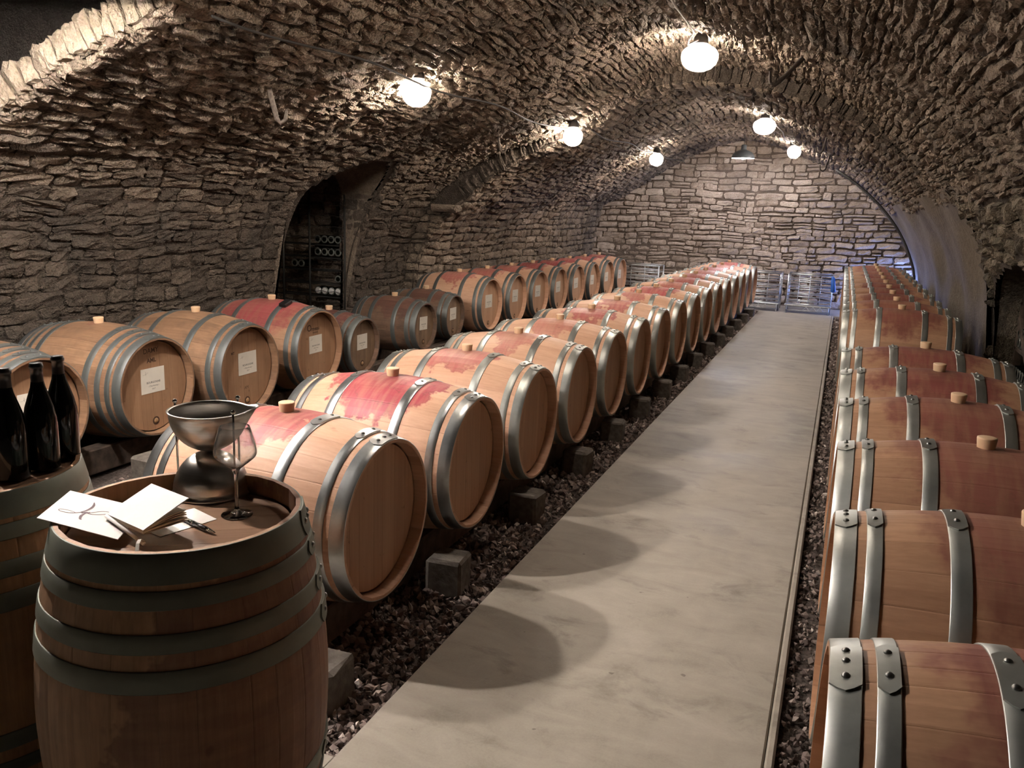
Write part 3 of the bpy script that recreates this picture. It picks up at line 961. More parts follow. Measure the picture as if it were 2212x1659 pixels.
# ================================================================== BARRELS
ORD = ['first', 'second', 'third', 'fourth', 'fifth', 'sixth', 'seventh', 'eighth', 'ninth', 'tenth', 'eleventh', 'twelfth',
       'thirteenth', 'fourteenth', 'fifteenth', 'sixteenth', 'seventeenth', 'eighteenth']
def mirror(h, L): return h + [(L - b, L - a) for a, b in h[::-1]]
TYPES = {
    'std': dict(L=.88, rh=.293, rb=.350, hoops=mirror([(0, .052), (.074, .110), (.250, .294)], .88), rec=.048, n=27),
    'eight': dict(L=.88, rh=.290, rb=.346, hoops=mirror([(0, .052), (.068, .098), (.128, .162), (.205, .248)], .88), rec=.048, n=26),
    'flush': dict(L=.88, rh=.278, rb=.335, hoops=mirror([(0, .062), (.074, .112), (.160, .200), (.235, .282)], .88), rec=.014, n=25),
    'table': dict(L=.88, rh=.266, rb=.328, hoops=mirror([(0, .062), (.074, .112), (.160, .200), (.235, .282)], .88), rec=.047, n=25),
    'small': dict(L=.72, rh=.228, rb=.275, hoops=mirror([(0, .055), (.07, .11), (.205, .25)], .72), rec=.034, n=22),
}
_tr = random.Random(5)
for t in TYPES.values():
    w = [_tr.uniform(.7, 1.35) for _ in range(t['n'])]
    s = sum(w)
    e = [0]
    for x in w: e.append(e[-1] + x / s * 2 * PI)
    t['edges'] = [a + .13 for a in e]
    t['tones'] = [_tr.uniform(.1, .9) for _ in w]
    R = t['rh'] - .022
    b = [_tr.uniform(.75, 1.25) for _ in range(7)]
    s = sum(b); e = [-R]
    for x in b: e.append(e[-1] + x / s * 2 * R)
    t['boards'] = e
    t['btones'] = [_tr.uniform(.2, .8) for _ in b]

def rad(t, z):
    u = 2 * z / t['L'] - 1
    return t['rb'] - (t['rb'] - t['rh']) * abs(u) ** 1.9

def stave_geo(t, k):
    a0, a1 = t['edges'][k], t['edges'][k + 1]
    zs = [0, .004, t['rec']] + list(np.linspace(.07, t['L'] - .07, 12)) + [t['L'] - t['rec']] + [t['L'] - .004, t['L']]
    vs, fs = [], []
    g = .0008
    for z in zs:
        r = rad(t, z)
        th = .010 + .014 * min(min(z, t['L'] - z) / t['rec'], 1)
        for a, dr in ((a0 + g, -.0006), (a0 + g + .012, 0), ((a0 + a1) / 2, 0), (a1 - g - .012, 0), (a1 - g, -.0006)):
            vs.append(((r + dr) * math.cos(a), (r + dr) * math.sin(a), z))
        ri = r - th
        for a in (a1 - g, a0 + g):
            vs.append((ri * math.cos(a), ri * math.sin(a), z))
    n = 7
    for i in range(len(zs) - 1):
        for k2 in range(n):
            j = (k2 + 1) % n
            fs.append((i * n + k2, i * n + j, (i + 1) * n + j, (i + 1) * n + k2))
    fs.append(tuple(range(n))[::-1])
    fs.append(tuple(range((len(zs) - 1) * n, len(zs) * n)))
    return vs, fs

def board_geo(t, k, top):
    R = t['rh'] - .0215
    y0, y1 = t['boards'][k] + .0005, t['boards'][k + 1] - .0005
    ys = [y0 + (y1 - y0) * i / 5 for i in range(6)]
    up = [(math.sqrt(max(R * R - y * y, 0)), y) for y in ys]
    dn = [(-x, y) for x, y in up[::-1]]
    loop = up + dn
    z1 = t['L'] - t['rec'] if top else t['rec']
    z0 = z1 - .018 if top else z1 + .018
    n = len(loop)
    vs = [(x, y, z1) for x, y in loop] + [(x, y, z0) for x, y in loop]
    f1 = tuple(range(n)); f2 = tuple(range(n, 2 * n))
    fs = [f1[::-1], f2] if top else [f1, f2[::-1]]
    side = [(i, (i + 1) % n, n + (i + 1) % n, n + i) for i in range(n)]
    fs += side if top else [q[::-1] for q in side]
    if not top: fs = [q for q in fs]
    return vs, fs

def hoop_geo(t, z0, z1, seg=72):
    mb = MB()
    th = .0032
    zs = [z0, z0 + .0015, (z0 + z1) / 2, z1 - .0015, z1]
    prof = [(rad(t, z0) - .001, z0)] + [(rad(t, z) + (th if 0 < i < 4 else th * .6), z) for i, z in enumerate(zs)] + [(rad(t, z1) - .001, z1)]
    mb.lathe(prof, seg)
    # lapped end near the bung line
    w = z1 - z0
    n = 10
    vs, fs = [], []
    a_lo, a_hi = -.20, .17
    for i in range(n + 1):
        a = a_lo + (a_hi - a_lo) * i / n
        for j in range(5):
            z = z0 + .0005 + (w - .001) * j / 4
            rr = rad(t, z) + th + .0035
            aa = a
            if i == 0: aa = a - .05 * (1 - abs(j - 2) / 2) ** .6
            if i == n: aa = a + .05 * (1 - abs(j - 2) / 2) ** .6
            vs.append((rr * math.cos(aa), rr * math.sin(aa), z))
    for i in range(n):
        for j in range(4):
            fs.append((i * 5 + j, (i + 1) * 5 + j, (i + 1) * 5 + j + 1, i * 5 + j + 1))
    top = len(vs)
    ringi = [j for j in range(5)] + [i * 5 + 4 for i in range(1, n)] + [n * 5 + 4 - j for j in range(5)] + [(n - i) * 5 for i in range(1, n)]
    for q in ringi:
        x, y, z = vs[q]
        s = (math.hypot(x, y) - .0036) / math.hypot(x, y)
        vs.append((x * s, y * s, z))
    m = len(ringi)
    for k in range(m):
        fs.append((ringi[k], ringi[(k + 1) % m], top + (k + 1) % m, top + k))
    mb.add(vs, fs)
    return mb

def rivet_spots(t, z0, z1):
    zc = (z0 + z1) / 2
    r = rad(t, zc) + .0062
    A = (-.15, -.03, .11) if z1 - z0 > .047 else (-.13, .09)
    return [(r * math.cos(a), r * math.sin(a), zc, a) for a in A]

_cache = {}
def cached(key, fn):
    if key not in _cache: _cache[key] = fn()
    return _cache[key]

rivet_mb = lambda: MB().sphere((0, 0, 0), .0075, 10, 6, (.75, 1, 1))
def plug_mb():
    return MB().lathe([(0, -.012), (.024, -.012), (.0265, 0), (.030, .030), (.0295, .034), (.026, .0355), (0, .036)], 20)

LIE = Matrix(((0, 0, 1, 0), (0, -1, 0, 0), (1, 0, 0, 0), (0, 0, 0, 1)))

def barrel(center, kind, mats, detail, stain, label, group, stand=False, yaw=0.0, roll=0.0, bung=True, tap=False, rivets='merged', name='wine_barrel'):
    """center: (x, y, z) of the barrel's middle; front head (top when standing) is at local z = L"""
    t = TYPES[kind]
    L = t['L']
    body, head, hoop = mats
    if stand:
        base = (center[0], center[1], 0.0)
        Mx = Matrix.Identity(4)
    else:
        base = (center[0], center[1], center[2] - t['rb'])
        Mx = Matrix.Translation((0, 0, t['rb'])) @ LIE @ Matrix.Rotation(roll, 4, 'Z') @ Matrix.Translation((0, 0, -L / 2))
    root = empty(name, base, yaw, label, 'barrel', group)
    colr = (stain[0], stain[1], stain[2], 1)
    def put(nm, me, parent=root, Mloc=Mx):
        o = inst(nm, me, parent, Mloc)
        o.color = colr
        return o
    if detail:
        for k in range(t['n']):
            put('stave', cached((kind, 'stave', k, body), lambda: MB().add(*stave_geo(t, k), t['tones'][k]).mesh('stave', False, M[body])))
        for top in (True, False):
            for k in range(7):
                put('head_board', cached((kind, 'board', k, top, head), lambda: MB().add(*board_geo(t, k, top), t['btones'][k]).mesh('head_board', False, M[head])))
    else:
        def allst():
            mb = MB()
            for k in range(t['n']): mb.add(*stave_geo(t, k), t['tones'][k])
            return mb.mesh('staves_body', False, M[body])
        put('body', cached((kind, 'body', body), allst))
        for top in (True, False):
            def hd():
                mb = MB()
                for k in range(7): mb.add(*board_geo(t, k, top), t['btones'][k])
                return mb.mesh('barrel_head', False, M[head])
            put('barrel_head', cached((kind, 'head', top, head), hd))
    for (z0, z1) in t['hoops']:
        def hp():
            mb = hoop_geo(t, z0, z1, 80 if detail else 56)
            if rivets == 'merged':
                for x, y, z, a in rivet_spots(t, z0, z1):
                    mb.sphere((x, y, z), .0075, 8, 5)
            me = mb.mesh('hoop', True, M[hoop])
            me.set_sharp_from_angle(angle=math.radians(40))
            return me
        h = put('hoop', cached((kind, 'hoop', z0, hoop, rivets, detail), hp))
        if rivets == 'single':
            for x, y, z, a in rivet_spots(t, z0, z1):
                inst('rivet', cached(('rivet',), lambda: rivet_mb().mesh('rivet', True, M['rivet'])), h, Matrix.Translation((x, y, z)) @ Matrix.Rotation(a, 4, 'Z'))
    if bung:
        Mb = Mx @ Matrix.Translation((t['rb'] - .001, 0, L / 2)) @ Matrix.Rotation(PI / 2, 4, 'Y')
        inst('bung', cached(('bung',), lambda: plug_mb().mesh('bung', True, M['bung'])), root, Mb, label='beige silicone bung')
    if tap:
        def tp():
            mb = MB()
            mb.lathe([(0, .006), (.012, .006), (.015, .003), (.016, -.004), (0, -.004)], 16)
            return mb.mesh('tap_plug', True, M['tap_plug'])
        def rg():
            mb = MB(); mb.lathe([(.017, -.002), (.017, .0012), (.026, .0012), (.026, -.002)], 20)
            return mb.mesh('plug_ring', False, M['ink_burn'])
        Mt = Mx @ Matrix.Translation((-(t['rh'] - .075), -.004, L - t['rec']))
        pl = inst('tap_plug', cached(('tap',), tp), root, Mt)
        inst('plug_ring', cached(('tapring',), rg), pl)
    return root, Mx, t

# ------------------------------------------------------------------ lettering
def text_geo(s, size, align='CENTER', bold=0.0, shear=0.0):
    cu = bpy.data.curves.new('lettering', 'FONT')
    cu.body = s; cu.size = size; cu.align_x = align; cu.align_y = 'CENTER'
    cu.offset = bold; cu.shear = shear; cu.resolution_u = 3
    ob = bpy.data.objects.new('lettering', cu)
    COL.objects.link(ob)
    dg = bpy.context.evaluated_depsgraph_get()
    me = bpy.data.meshes.new_from_object(ob.evaluated_get(dg))
    v = [tuple(q.co) for q in me.vertices]
    f = [tuple(p.vertices) for p in me.polygons]
    bpy.data.objects.remove(ob); bpy.data.curves.remove(cu); bpy.data.meshes.remove(me)
    return v, f
def text_add(mb, s, size, x, y, z=0.0, **kw):
    v, f = text_geo(s, size, **kw)
    mb.add([(a + x, b + y, z) for a, b, c in v], f)
def stroke(mb, pts, widths, z=0.0, n=6):
    """flat brush stroke through points"""
    P = np.array(pts, float)
    W = np.array(widths if hasattr(widths, '__len__') else [widths] * len(P), float)
    Q, WW = [], []
    m = len(P)
    for i in range(m - 1):
        p0, p1, p2, p3 = P[max(i - 1, 0)], P[i], P[i + 1], P[min(i + 2, m - 1)]
        for t in np.linspace(0, 1, n, endpoint=(i == m - 2)):
            Q.append(.5 * (2 * p1 + (p2 - p0) * t + (2 * p0 - 5 * p1 + 4 * p2 - p3) * t * t + (3 * p1 - p0 - 3 * p2 + p3) * t ** 3))
            WW.append(W[i] * (1 - t) + W[i + 1] * t)
    Q = np.array(Q)
    d = np.gradient(Q, axis=0); d /= np.linalg.norm(d, axis=1, keepdims=True) + 1e-9
    nrm = np.stack([-d[:, 1], d[:, 0]], 1) * np.array(WW)[:, None] / 2
    k = len(Q)
    vs = [(*q, z) for q in Q + nrm] + [(*q, z) for q in Q - nrm]
    mb.add(vs, [(k + i, k + i + 1, i + 1, i) for i in range(k - 1)])
def logo_strokes(mb, s, ox, oy, z, bold=1.0):
    """the looping swirl: a tall arc, a short hook below and two flat loops either side"""
    P = lambda L: [(ox + a * s, oy + b * s) for a, b in L]
    stroke(mb, P([(-.02, .62), (.06, .48), (.07, .34), (.0, .16), (-.12, .02)]), [s * bold * .012, s * bold * .05, s * bold * .055, s * bold * .035, s * bold * .012], z)
    stroke(mb, P([(.16, .14), (.06, .02), (.02, -.12), (.07, -.25), (.14, -.28)]), [s * bold * .012, s * bold * .03, s * bold * .06, s * bold * .045, s * bold * .012], z)
    stroke(mb, P([(.1, .1), (-.1, .02), (-.4, -.12), (-.72, -.14), (-.78, -.06), (-.5, -.02), (-.25, -.04)]), [s * bold * .02, s * bold * .018, s * bold * .014, s * bold * .014, s * bold * .016, s * bold * .012, s * bold * .01], z)
    stroke(mb, P([(-.06, .0), (.06, .06), (.3, .06), (.6, .18), (.76, .34), (.5, .3), (.26, .16), (.12, .08)]), [s * bold * .03, s * bold * .03, s * bold * .016, s * bold * .016, s * bold * .014, s * bold * .014, s * bold * .016, s * bold * .014], z)

def label_parts(wine):
    pap = cached(('label_paper',), lambda: MB().box((0, 0, 0), (.182, .150, .0012)).mesh('paper_label', False, M['label_paper']))
    def pr():
        mb = MB()
        text_add(mb, 'BOURGOGNE', .017, .004, -.012, .0008, bold=.0002)
        text_add(mb, '- ' + wine + ' -', .0145, .004, -.033, .0008, shear=.25)
        text_add(mb, '2017', .013, .004, -.052, .0008)
        logo_strokes(mb, .026, -.055, .042, .0008)
        return mb.mesh('label_print', False, M['ink'])
    return pap, cached(('label_print', wine), pr)
TEXT_M = Matrix(((0, 1, 0, 0), (-1, 0, 0, 0), (0, 0, 1, 0), (0, 0, 0, 1)))   # text x -> -y, text y -> x
def stick_label(root, Mx, t, wine, dx=.02, dy=0.0, tilt=0.0, scale=1.0):
    pap, prn = label_parts(wine)
    Ml = Mx @ Matrix.Translation((dx, -dy, t['L'] - t['rec'] + .0012)) @ TEXT_M @ Matrix.Rotation(tilt, 4, 'Z') @ Matrix.Scale(scale, 4)
    p = inst('paper_label', pap, root, Ml, label='white paper label with printed wine name')
    inst('label_print', prn, p)
    return p
def head_print(root, Mx, t, lines, mat='ink_burn'):
    mb = MB()
    for s, size, x, y, kw in lines:
        text_add(mb, s, size, x, y, 0, **kw)
    me = mb.mesh('burnt_stamp', False, M[mat])
    inst('burnt_stamp', me, root, Mx @ Matrix.Translation((0, 0, t['L'] - t['rec'] + .0008)) @ TEXT_M)

# ------------------------------------------------------------------ central row (M), row beside the kerb (R), labelled row by the wall (L)
rs = random.Random(3)
MX, MY, MP, MZ, MA = -1.4226, 2.5336, .7839, .4619, .0097
ROWYAW = -MA / MP
stain_M = [(.16, .9, .11), (.26, 1, .62), (.20, .75, .33), (.17, .6, .85), (.19, .55, .27), (.2, .8, .71), (.19, .8, .15), (.16, .75, .45), (.22, .9, .9), (.18, .7, .55), (.2, .8, .05), (.2, .8, .35), (.18, .7, .65), (.2, .8, .95), (.18, .7, .25), (.2, .9, .5)]
extra_M = ['bright-hooped pale oak barrel lying right behind the tasting table', 'bright-hooped pale oak barrel with a long red wine spill']
for i in range(16):
    x = MX + MA * i - .44
    lab = 'pale oak barrel, %s of the central row counted from the tasting corner' % ORD[i]
    if i < 2: lab = extra_M[i]
    barrel((x, MY + MP * i, MZ), 'std', ('oak', 'oak_head', 'hoop' if i < 2 else 'hoop_dull'), i < 6, stain_M[i], lab, 'barrels of the central row',
           yaw=ROWYAW + rs.uniform(-.006, .006), roll=rs.uniform(-.04, .04), rivets='single' if i < 4 else 'merged')

RX, RY, RP, RZ = .0584, 1.4692, .7523, .5414
R_idx = [0, 1, 2, 3, 4, 5] + list(range(8, 18))
for k, i in enumerate(R_idx):
    st = (rs.uniform(.24, .3), rs.uniform(.65, .9), rs.random())
    lab = 'oak barrel, %s of the row beside the kerb counted from the tasting corner' % ORD[k]
    if k == 6: lab = 'wine-soaked oak barrel, seventh of the kerb row, first after the gap'
    barrel((RX + .44, RY + RP * i, RZ), 'std', ('oak_right', 'oak_head', 'hoop_dull'), k < 7, st, lab, 'barrels of the row beside the kerb',
           yaw=rs.uniform(-.006, .006), roll=rs.uniform(-.04, .04) + (.0 if k else .06), rivets='single' if k < 4 else 'merged')

Lrow = [  # x, y, z of the front head, kind, mats, stain, wine, label
    ((-3.70, 3.00, .46), 'eight', ('oak_worn', 'oak_head_worn', 'hoop_aged'), (.05, .3, .1), 'Chardonnay', 'labelled oak barrel behind the three dark bottles'),
    ((-3.68, 3.78, .46), 'eight', ('oak_worn', 'oak_head_worn', 'hoop_aged'), (.05, .3, .4), 'Chardonnay', 'eight-hooped oak barrel stamped AML above its white label'),
    ((-3.57, 4.48, .46), 'std', ('oak_worn', 'oak_head_worn', 'hoop_aged'), (.03, .2, .8), 'Chardonnay', 'weathered brown barrel between the AML barrel and the pink-stained one'),
    ((-3.63, 5.38, .46), 'std', ('oak_pink', 'oak_head_worn', 'hoop_aged'), (.36, .85, .3), 'Pinot Noir', 'pink-stained labelled barrel with a black gadget on its hoop'),
    ((-3.63, 6.03, .395), 'small', ('oak_old', 'oak_head_old', 'hoop_aged'), (.22, .9, .6), 'Pinot Noir', 'small old dark barrel beside the pink-stained labelled barrel'),
    ((-3.72, 7.32, .395), 'small', ('oak_old', 'oak_head_old', 'hoop_aged'), (.3, .5, .2), 'Pinot Noir', 'small old dark barrel standing below the bottle niche'),
    ((-3.80, 8.16, .395), 'small', ('oak_old', 'oak_head_old', 'hoop_aged'), (.25, .5, .9), 'Pinot Noir', 'small old grey-brown barrel just before the long labelled row')]
for i in range(8):
    Lrow.append(((-3.72 + .027 * i, 9.0 + .772 * i, .455), 'std', ('oak', 'oak_head', 'hoop_aged'), (rs.uniform(.2, .28), rs.uniform(.7, .95), rs.random()), 'Pinot Noir',
                 'labelled wine-stained barrel, %s of the eight along the rear wall' % ORD[i]))
gadget_host = None
for k, (c, kind, mats, st, wine, lab) in enumerate(Lrow):
    t = TYPES[kind]
    root, Mx, t = barrel((c[0] - t['L'] / 2, c[1], c[2]), kind, mats, k < 4, st, lab, 'labelled barrels along the stone wall',
                         yaw=rs.uniform(-.02, .01) - (.02 if k > 6 else 0), roll=rs.uniform(-.05, .05), tap=True)
    small = kind == 'small'
    stick_label(root, Mx, t, wine, dx=.03 if small else .035, dy=.0 if k != 2 else .02, tilt=rs.uniform(-.03, .03), scale=.86 if small else (1.0 if k != 3 else .9))
    if k == 1:
        head_print(root, Mx, t, [('AML', .036, .0, .155, dict(bold=.0012)), ('DAMY', .042, .0, .213, dict(bold=.0004))])
    if k == 2:
        head_print(root, Mx, t, [('MT', .024, -.12, .12, dict(bold=.0008)), ('AM', .03, .0, -.13, {})])
    if k == 3:
        head_print(root, Mx, t, [('O', .07, -.075, .165, dict(bold=.001)), ('rmeau', .042, .0, .155, dict(bold=.0012)), ('FRANCE', .018, .0, .125, dict(bold=.0004)), ('10', .024, -.11, .09, {})])
        gadget_host = root

# ------------------------------------------------------------------ two standing barrels used as tables
TT = TYPES['table']
T1, T0 = (-1.358, 1.445), (-2.06, 1.42)
barrel((T1[0], T1[1], .44), 'table', ('oak_table', 'oak_table_head', 'hoop_table'), True, (.5, .55, .37), 'upright old barrel serving as tasting table with wine glass and notebook', 'upright barrels used as tables',
       stand=True, yaw=.6, bung=False, rivets='single')
barrel((T0[0], T0[1], .44), 'flush', ('oak_table', 'oak_table_head', 'hoop_table'), True, (.5, .5, .77), 'upright old barrel carrying the three dark bottles', 'upright barrels used as tables',
       stand=True, yaw=2.1, bung=False, rivets='single')
HEAD_Z = .88 - TT['rec']
HEAD0_Z = .88 - TYPES['flush']['rec']

# ------------------------------------------------------------------ rails and blocks under the barrels
def rail(x, y0, y1, z1, w, label, group, yaw=0.0, h=.14):
    mb = MB()
    L = y1 - y0
    for q in range(1): mb.box((0, 0, h / 2), (w, L, h), bevel=.008)
    o = mb.build('timber_rail', M['timber'])
    o.location = (x, (y0 + y1) / 2, z1 - h); o.rotation_euler = (0, 0, yaw)
    return tag(o, label, 'rail', group)
zt = MZ - .336
rail(-1.565, 2.1, 14.75, zt + .011, .09, 'dark timber rail under the front of the central barrel row', 'rails under barrels', ROWYAW, .15)
rail(-2.08, 2.1, 14.75, zt, .09, 'dark timber rail under the back of the central barrel row', 'rails under barrels', ROWYAW, .15)
zr = RZ - .336
rail(.235, 1.1, 14.7, zr + .006, .09, 'timber rail under the kerb side of the kerb barrel row', 'rails under barrels', 0, .2)
rail(.78, 1.1, 14.7, zr, .09, 'timber rail under the wall side of the kerb barrel row', 'rails under barrels', 0, .2)
zl = .46 - .336
rail(-3.87, 2.6, 14.7, zl, .10, 'dark timber rail under the front of the labelled barrels', 'rails under barrels', -.012, .15)
rail(-4.33, 2.6, 14.7, zl, .10, 'dark timber rail under the back of the labelled barrels', 'rails under barrels', -.012, .15)
def block(loc, size, label, group, yaw=0.0):
    mb = MB().box((0, 0, size[2] / 2), size, bevel=.014)
    rr = random.Random(label)
    mb.v = [(x + rr.uniform(-.004, .004), y + rr.uniform(-.004, .004), z + rr.uniform(-.003, .003)) for x, y, z in mb.v]
    o = mb.build('support_block', M['block'])
    o.location = loc; o.rotation_euler = (0, 0, yaw)
    return tag(o, label, 'block', group)
for i in range(15):
    y = 2.12 + .93 * i if i < 3 else 4.05 + .82 * (i - 2)
    if y > 14.6: break
    block((-1.43 + MA / MP * (y - 2.5), y, -.05), (.16, .15, .17), 'rough concrete block, %s under the central row counted from the tasting corner' % ORD[i], 'blocks under the central row', rs.uniform(-.1, .1))
for i, (y, x) in enumerate([(3.42, -3.35), (3.9, -3.45), (4.85, -3.4), (5.75, -3.45), (6.6, -3.45)]):
    block((x, y, -.05), (.2, .24, .24 if i < 2 else .18), 'rough grey block on the gravel before the labelled barrels, %s from the tasting corner' % ORD[i], 'blocks before the labelled row', rs.uniform(-.2, .2))

# ================================================================== LAMPS
def glass_lamp(pos, strength, color, label, top_z, bulb_r=.036, size=1.0, wide=1.0):
    root = empty('ceiling_lamp', pos, 0, label, 'lamp', 'bare-bulb glass lamps under the vault')
    g = MB(); s = size
    g.lathe([(.050 * s, .085 * s), (.062 * s, .075 * s), (.115 * s, .045 * s), (.135 * s, .015 * s), (.136 * s, -.02 * s), (.122 * s, -.06 * s), (.09 * s, -.09 * s), (.045 * s, -.108 * s), (0, -.112 * s)], 28)
    g.v = [(x * wide, y * wide, z) for x, y, z in g.v]
    g.build('glass_bowl', M['lamp_glass'], root, smooth=True)
    h = MB(); h.lathe([(0, .16 * s), (.028, .16 * s), (.05 * s, .13 * s), (.058 * s, .082 * s), (.02, .08 * s), (0, .08 * s)], 20)
    h.build('lamp_holder', M['bakelite'], root, auto=40)
    b = MB().sphere((0, 0, 0), bulb_r, 14, 10)
    b.build('bulb', bulb_mat('bulb_glow', color, 80), root, smooth=True)
    bulb_light(root, 0, bulb_r, color, strength)
    if top_z - pos[2] > .17:
        c = MB().tube([(0, 0, .15 * s), (.01, .005, (top_z - pos[2]) * .6), (0, 0, top_z - pos[2])], .005, 6)
        c.build('cord', M['white_wire'], root)
    return root

def shade_lamp(pos, strength, color, label, top_z, bulb_drop=0.0, bulb_r=.03):
    """enamel dome pendant; pos is the rim centre"""
    root = empty('pendant_lamp', pos, 0, label, 'lamp', 'enamel dome pendants')
    o = MB(); o.lathe([(.180, 0), (.182, .006), (.172, .045), (.14, .09), (.085, .12), (.05, .132), (.042, .15), (.042, .20), (.03, .215), (0, .217)], 36)
    o.build('shade', M['enamel'], root, smooth=True)
    i = MB(); i.lathe([(.178, .001), (.168, .045), (.136, .086), (.082, .115), (0, .12)], 36)
    i.build('shade_lining', M['enamel_in'], root, smooth=True)
    b = MB().sphere((0, 0, .012 - bulb_drop), bulb_r, 14, 10)
    b.build('bulb', bulb_mat('bulb_glow', color, 80), root, smooth=True)
    bulb_light(root, .012 - bulb_drop, bulb_r, color, strength)
    c = MB().tube([(0, 0, .21), (0, 0, top_z - pos[2])], .005, 6)
    c.build('cord', M['cable'], root)
    return root

glass_lamp((-2.945, 5.573, 2.36), 62, WARM, 'glowing glass lamp on the vault above the labelled barrels, nearest the tasting corner', 2.46, wide=.76)
glass_lamp((-2.78, 8.78, 2.335), 62, WARM, 'glowing glass lamp hanging by the stone ring above the labelled row', 2.55, wide=.76)
glass_lamp((-2.75, 12.87, 2.355), 52, WARM, 'glowing glass lamp on the rear vault above the labelled barrels', 2.5, wide=.76)
glass_lamp((-1.28, 7.39, 2.86), 75, WARM, 'large glowing glass bowl lamp under the crown with a white wire', 3.04, size=1.12)
glass_lamp((-1.06, 11.06, 2.665), 45, NEUTRAL, 'glowing bowl lamp hanging over the path in the rear vault', 2.85)
glass_lamp((-.864, 13.99, 2.57), 65, NEUTRAL, 'glowing lamp by the end arch at the end of the white wire', 2.72, wide=.76)
shade_lamp((-1.66, 14.338, 2.47), 85, COOL, 'dark enamel pendant lamp before the end wall', 2.86)
# next lamps of the same lines, above and behind the picture's edge
glass_lamp((-1.27, 3.85, 2.88), 48, WARM, 'glowing glass bowl lamp under the crown near the front ring', 3.04, size=1.12)
shade_lamp((-3.05, 1.86, 2.36), 200, NEUTRAL, 'dark enamel pendant lamp over the tasting corner', 3.1)
shade_lamp((-2.88, 2.6, 2.38), 118, NEUTRAL, 'dark enamel pendant lamp between the tasting corner and the vault ring', 3.2)
# unseen blue tube lamp, added to tint the end wall, behind the far end of the kerb row
def blue_tube():
    m, nt = new_mat('blue_tube')
    N = NT(nt)
    N.out(N.n('ShaderNodeEmission', {0: (.22, .36, 1.0), 1: 300}))
    return m
root = empty('blue_tint_lamp', (1.02, 15.62, -.05), 0, 'small unseen blue tube lamp added on the floor by the end wall', 'lamp')
MB().box((0, 0, .02), (.16, .12, .04), bevel=.006).build('base', M['black_plastic'], root)
MB().tube([(0, 0, .04), (0, 0, .62)], .014, 10).build('tube', blue_tube(), root, smooth=True)
MB().box((0, 0, .64), (.16, .12, .03), bevel=.006).build('cap', M['black_plastic'], root)

# ================================================================== CABLES AND HOOKS ON THE VAULT
def vault_tube(loft, pts, r, off):
    return [tuple(loft.pos(np.array([s]), np.array([y]))[0] + loft.normal(np.array([s]), np.array([y]))[0] * off) for s, y in pts]
def s_at_x(loft, x):
    q = loft.A
    k = int(np.argmin(np.abs(q[:, 0] - x) + (q[:, 1] < 1.9) * 9))
    return k / (loft.N - 1) * loft.len
s1 = s_at_x(near, -2.86)
p = vault_tube(near, [(s1 + .03 * math.sin(y * 3), y) for y in np.linspace(3.35, 8.95, 24)], 0, .085)
tag(MB().tube(p, .007, 6).build('lamp_cable', M['cable'], smooth=True), 'dark cable clipped along the near vault between the glass lamps', 'cable')
s2 = s_at_x(rear, -2.72)
p = vault_tube(rear, [(s2 + .03 * math.sin(y * 3), y) for y in np.linspace(9.05, 15.8, 24)], 0, .08)
tag(MB().tube(p, .007, 6).build('lamp_cable', M['cable'], smooth=True), 'dark cable clipped along the rear vault above the labelled barrels', 'cable')
p = [(-1.259, 5.9, 2.985), (-1.262, 6.27, 2.975), (-1.246, 6.494, 2.955), (-1.262, 6.95, 2.955), (-1.31, 7.02, 2.92), (-1.335, 7.12, 2.90), (-1.30, 7.3, 2.96), (-1.28, 7.38, 2.99)]
tag(MB().tube(p, .006, 6).build('white_wire', M['white_wire'], smooth=True), 'white wire running along the crown to the big bowl lamp', 'wire')
p = [(-1.03, 11.1, 2.80), (-.94, 11.3, 2.68), (-.90, 11.9, 2.66), (-.91, 12.5, 2.61), (-.90, 13.2, 2.66), (-.87, 13.9, 2.70)]
tag(MB().tube(p, .006, 6).build('white_wire', M['white_wire'], smooth=True), 'white wire strung between the two rear lamps', 'wire')
ss = np.linspace(rear.s_at_z(2.5, 'r'), rear.len - .45, 22)
p = vault_tube(rear, [(s, 14.7) for s in ss], 0, .07)
tag(MB().tube(p, .019, 8).build('conduit', M['cable'], smooth=True), 'thick dark conduit bent along the arch before the end wall', 'conduit')
def hook(pts, r, label, mat='iron'):
    w = [r] * (len(pts) - 3) + [r * .9, r * .75, r * .5]
    o = MB().tube(pts, w, 8).build('iron_hook', M[mat], smooth=True)
    return tag(o, label, 'hook', 'iron hooks in the vault')
def hook_pts(a, b, curl, up):
    a, b = Vector(a), Vector(b)
    c = Vector(curl)
    return [a, a.lerp(b, .5), a.lerp(b, .85), b, b + c * .45 + Vector((0, 0, -.025)), b + c, b + c * 1.15 + Vector((0, 0, up))]
hook(hook_pts((-3.40, 4.47, 2.31), (-3.36, 4.52, 2.06), (.05, .02, -.0), .06), .016, 'pale iron hook on the vault above the AML barrel', 'iron_pale')
hook(hook_pts((-3.36, 8.08, 2.32), (-3.33, 8.12, 2.13), (.05, .02, 0), .07), .014, 'iron hook on the vault beside the stone ring above the labelled row', 'iron_pale')
hook(hook_pts((-.40, 7.45, 2.90), (-.62, 7.32, 2.64), (-.07, 0, -.01), .09), .018, 'big dark iron hook hanging beside the crown lamp')
hook(hook_pts((-.31, 11.35, 2.68), (-.37, 11.35, 2.39), (-.07, 0, -.01), .05), .013, 'slim iron hook hanging in the rear vault over the kerb row')
hook(hook_pts((-.30, 13.2, 2.56), (-.36, 13.2, 2.27), (-.07, 0, -.01), .07), .012, 'slim iron hook nearest the end wall over the kerb row')

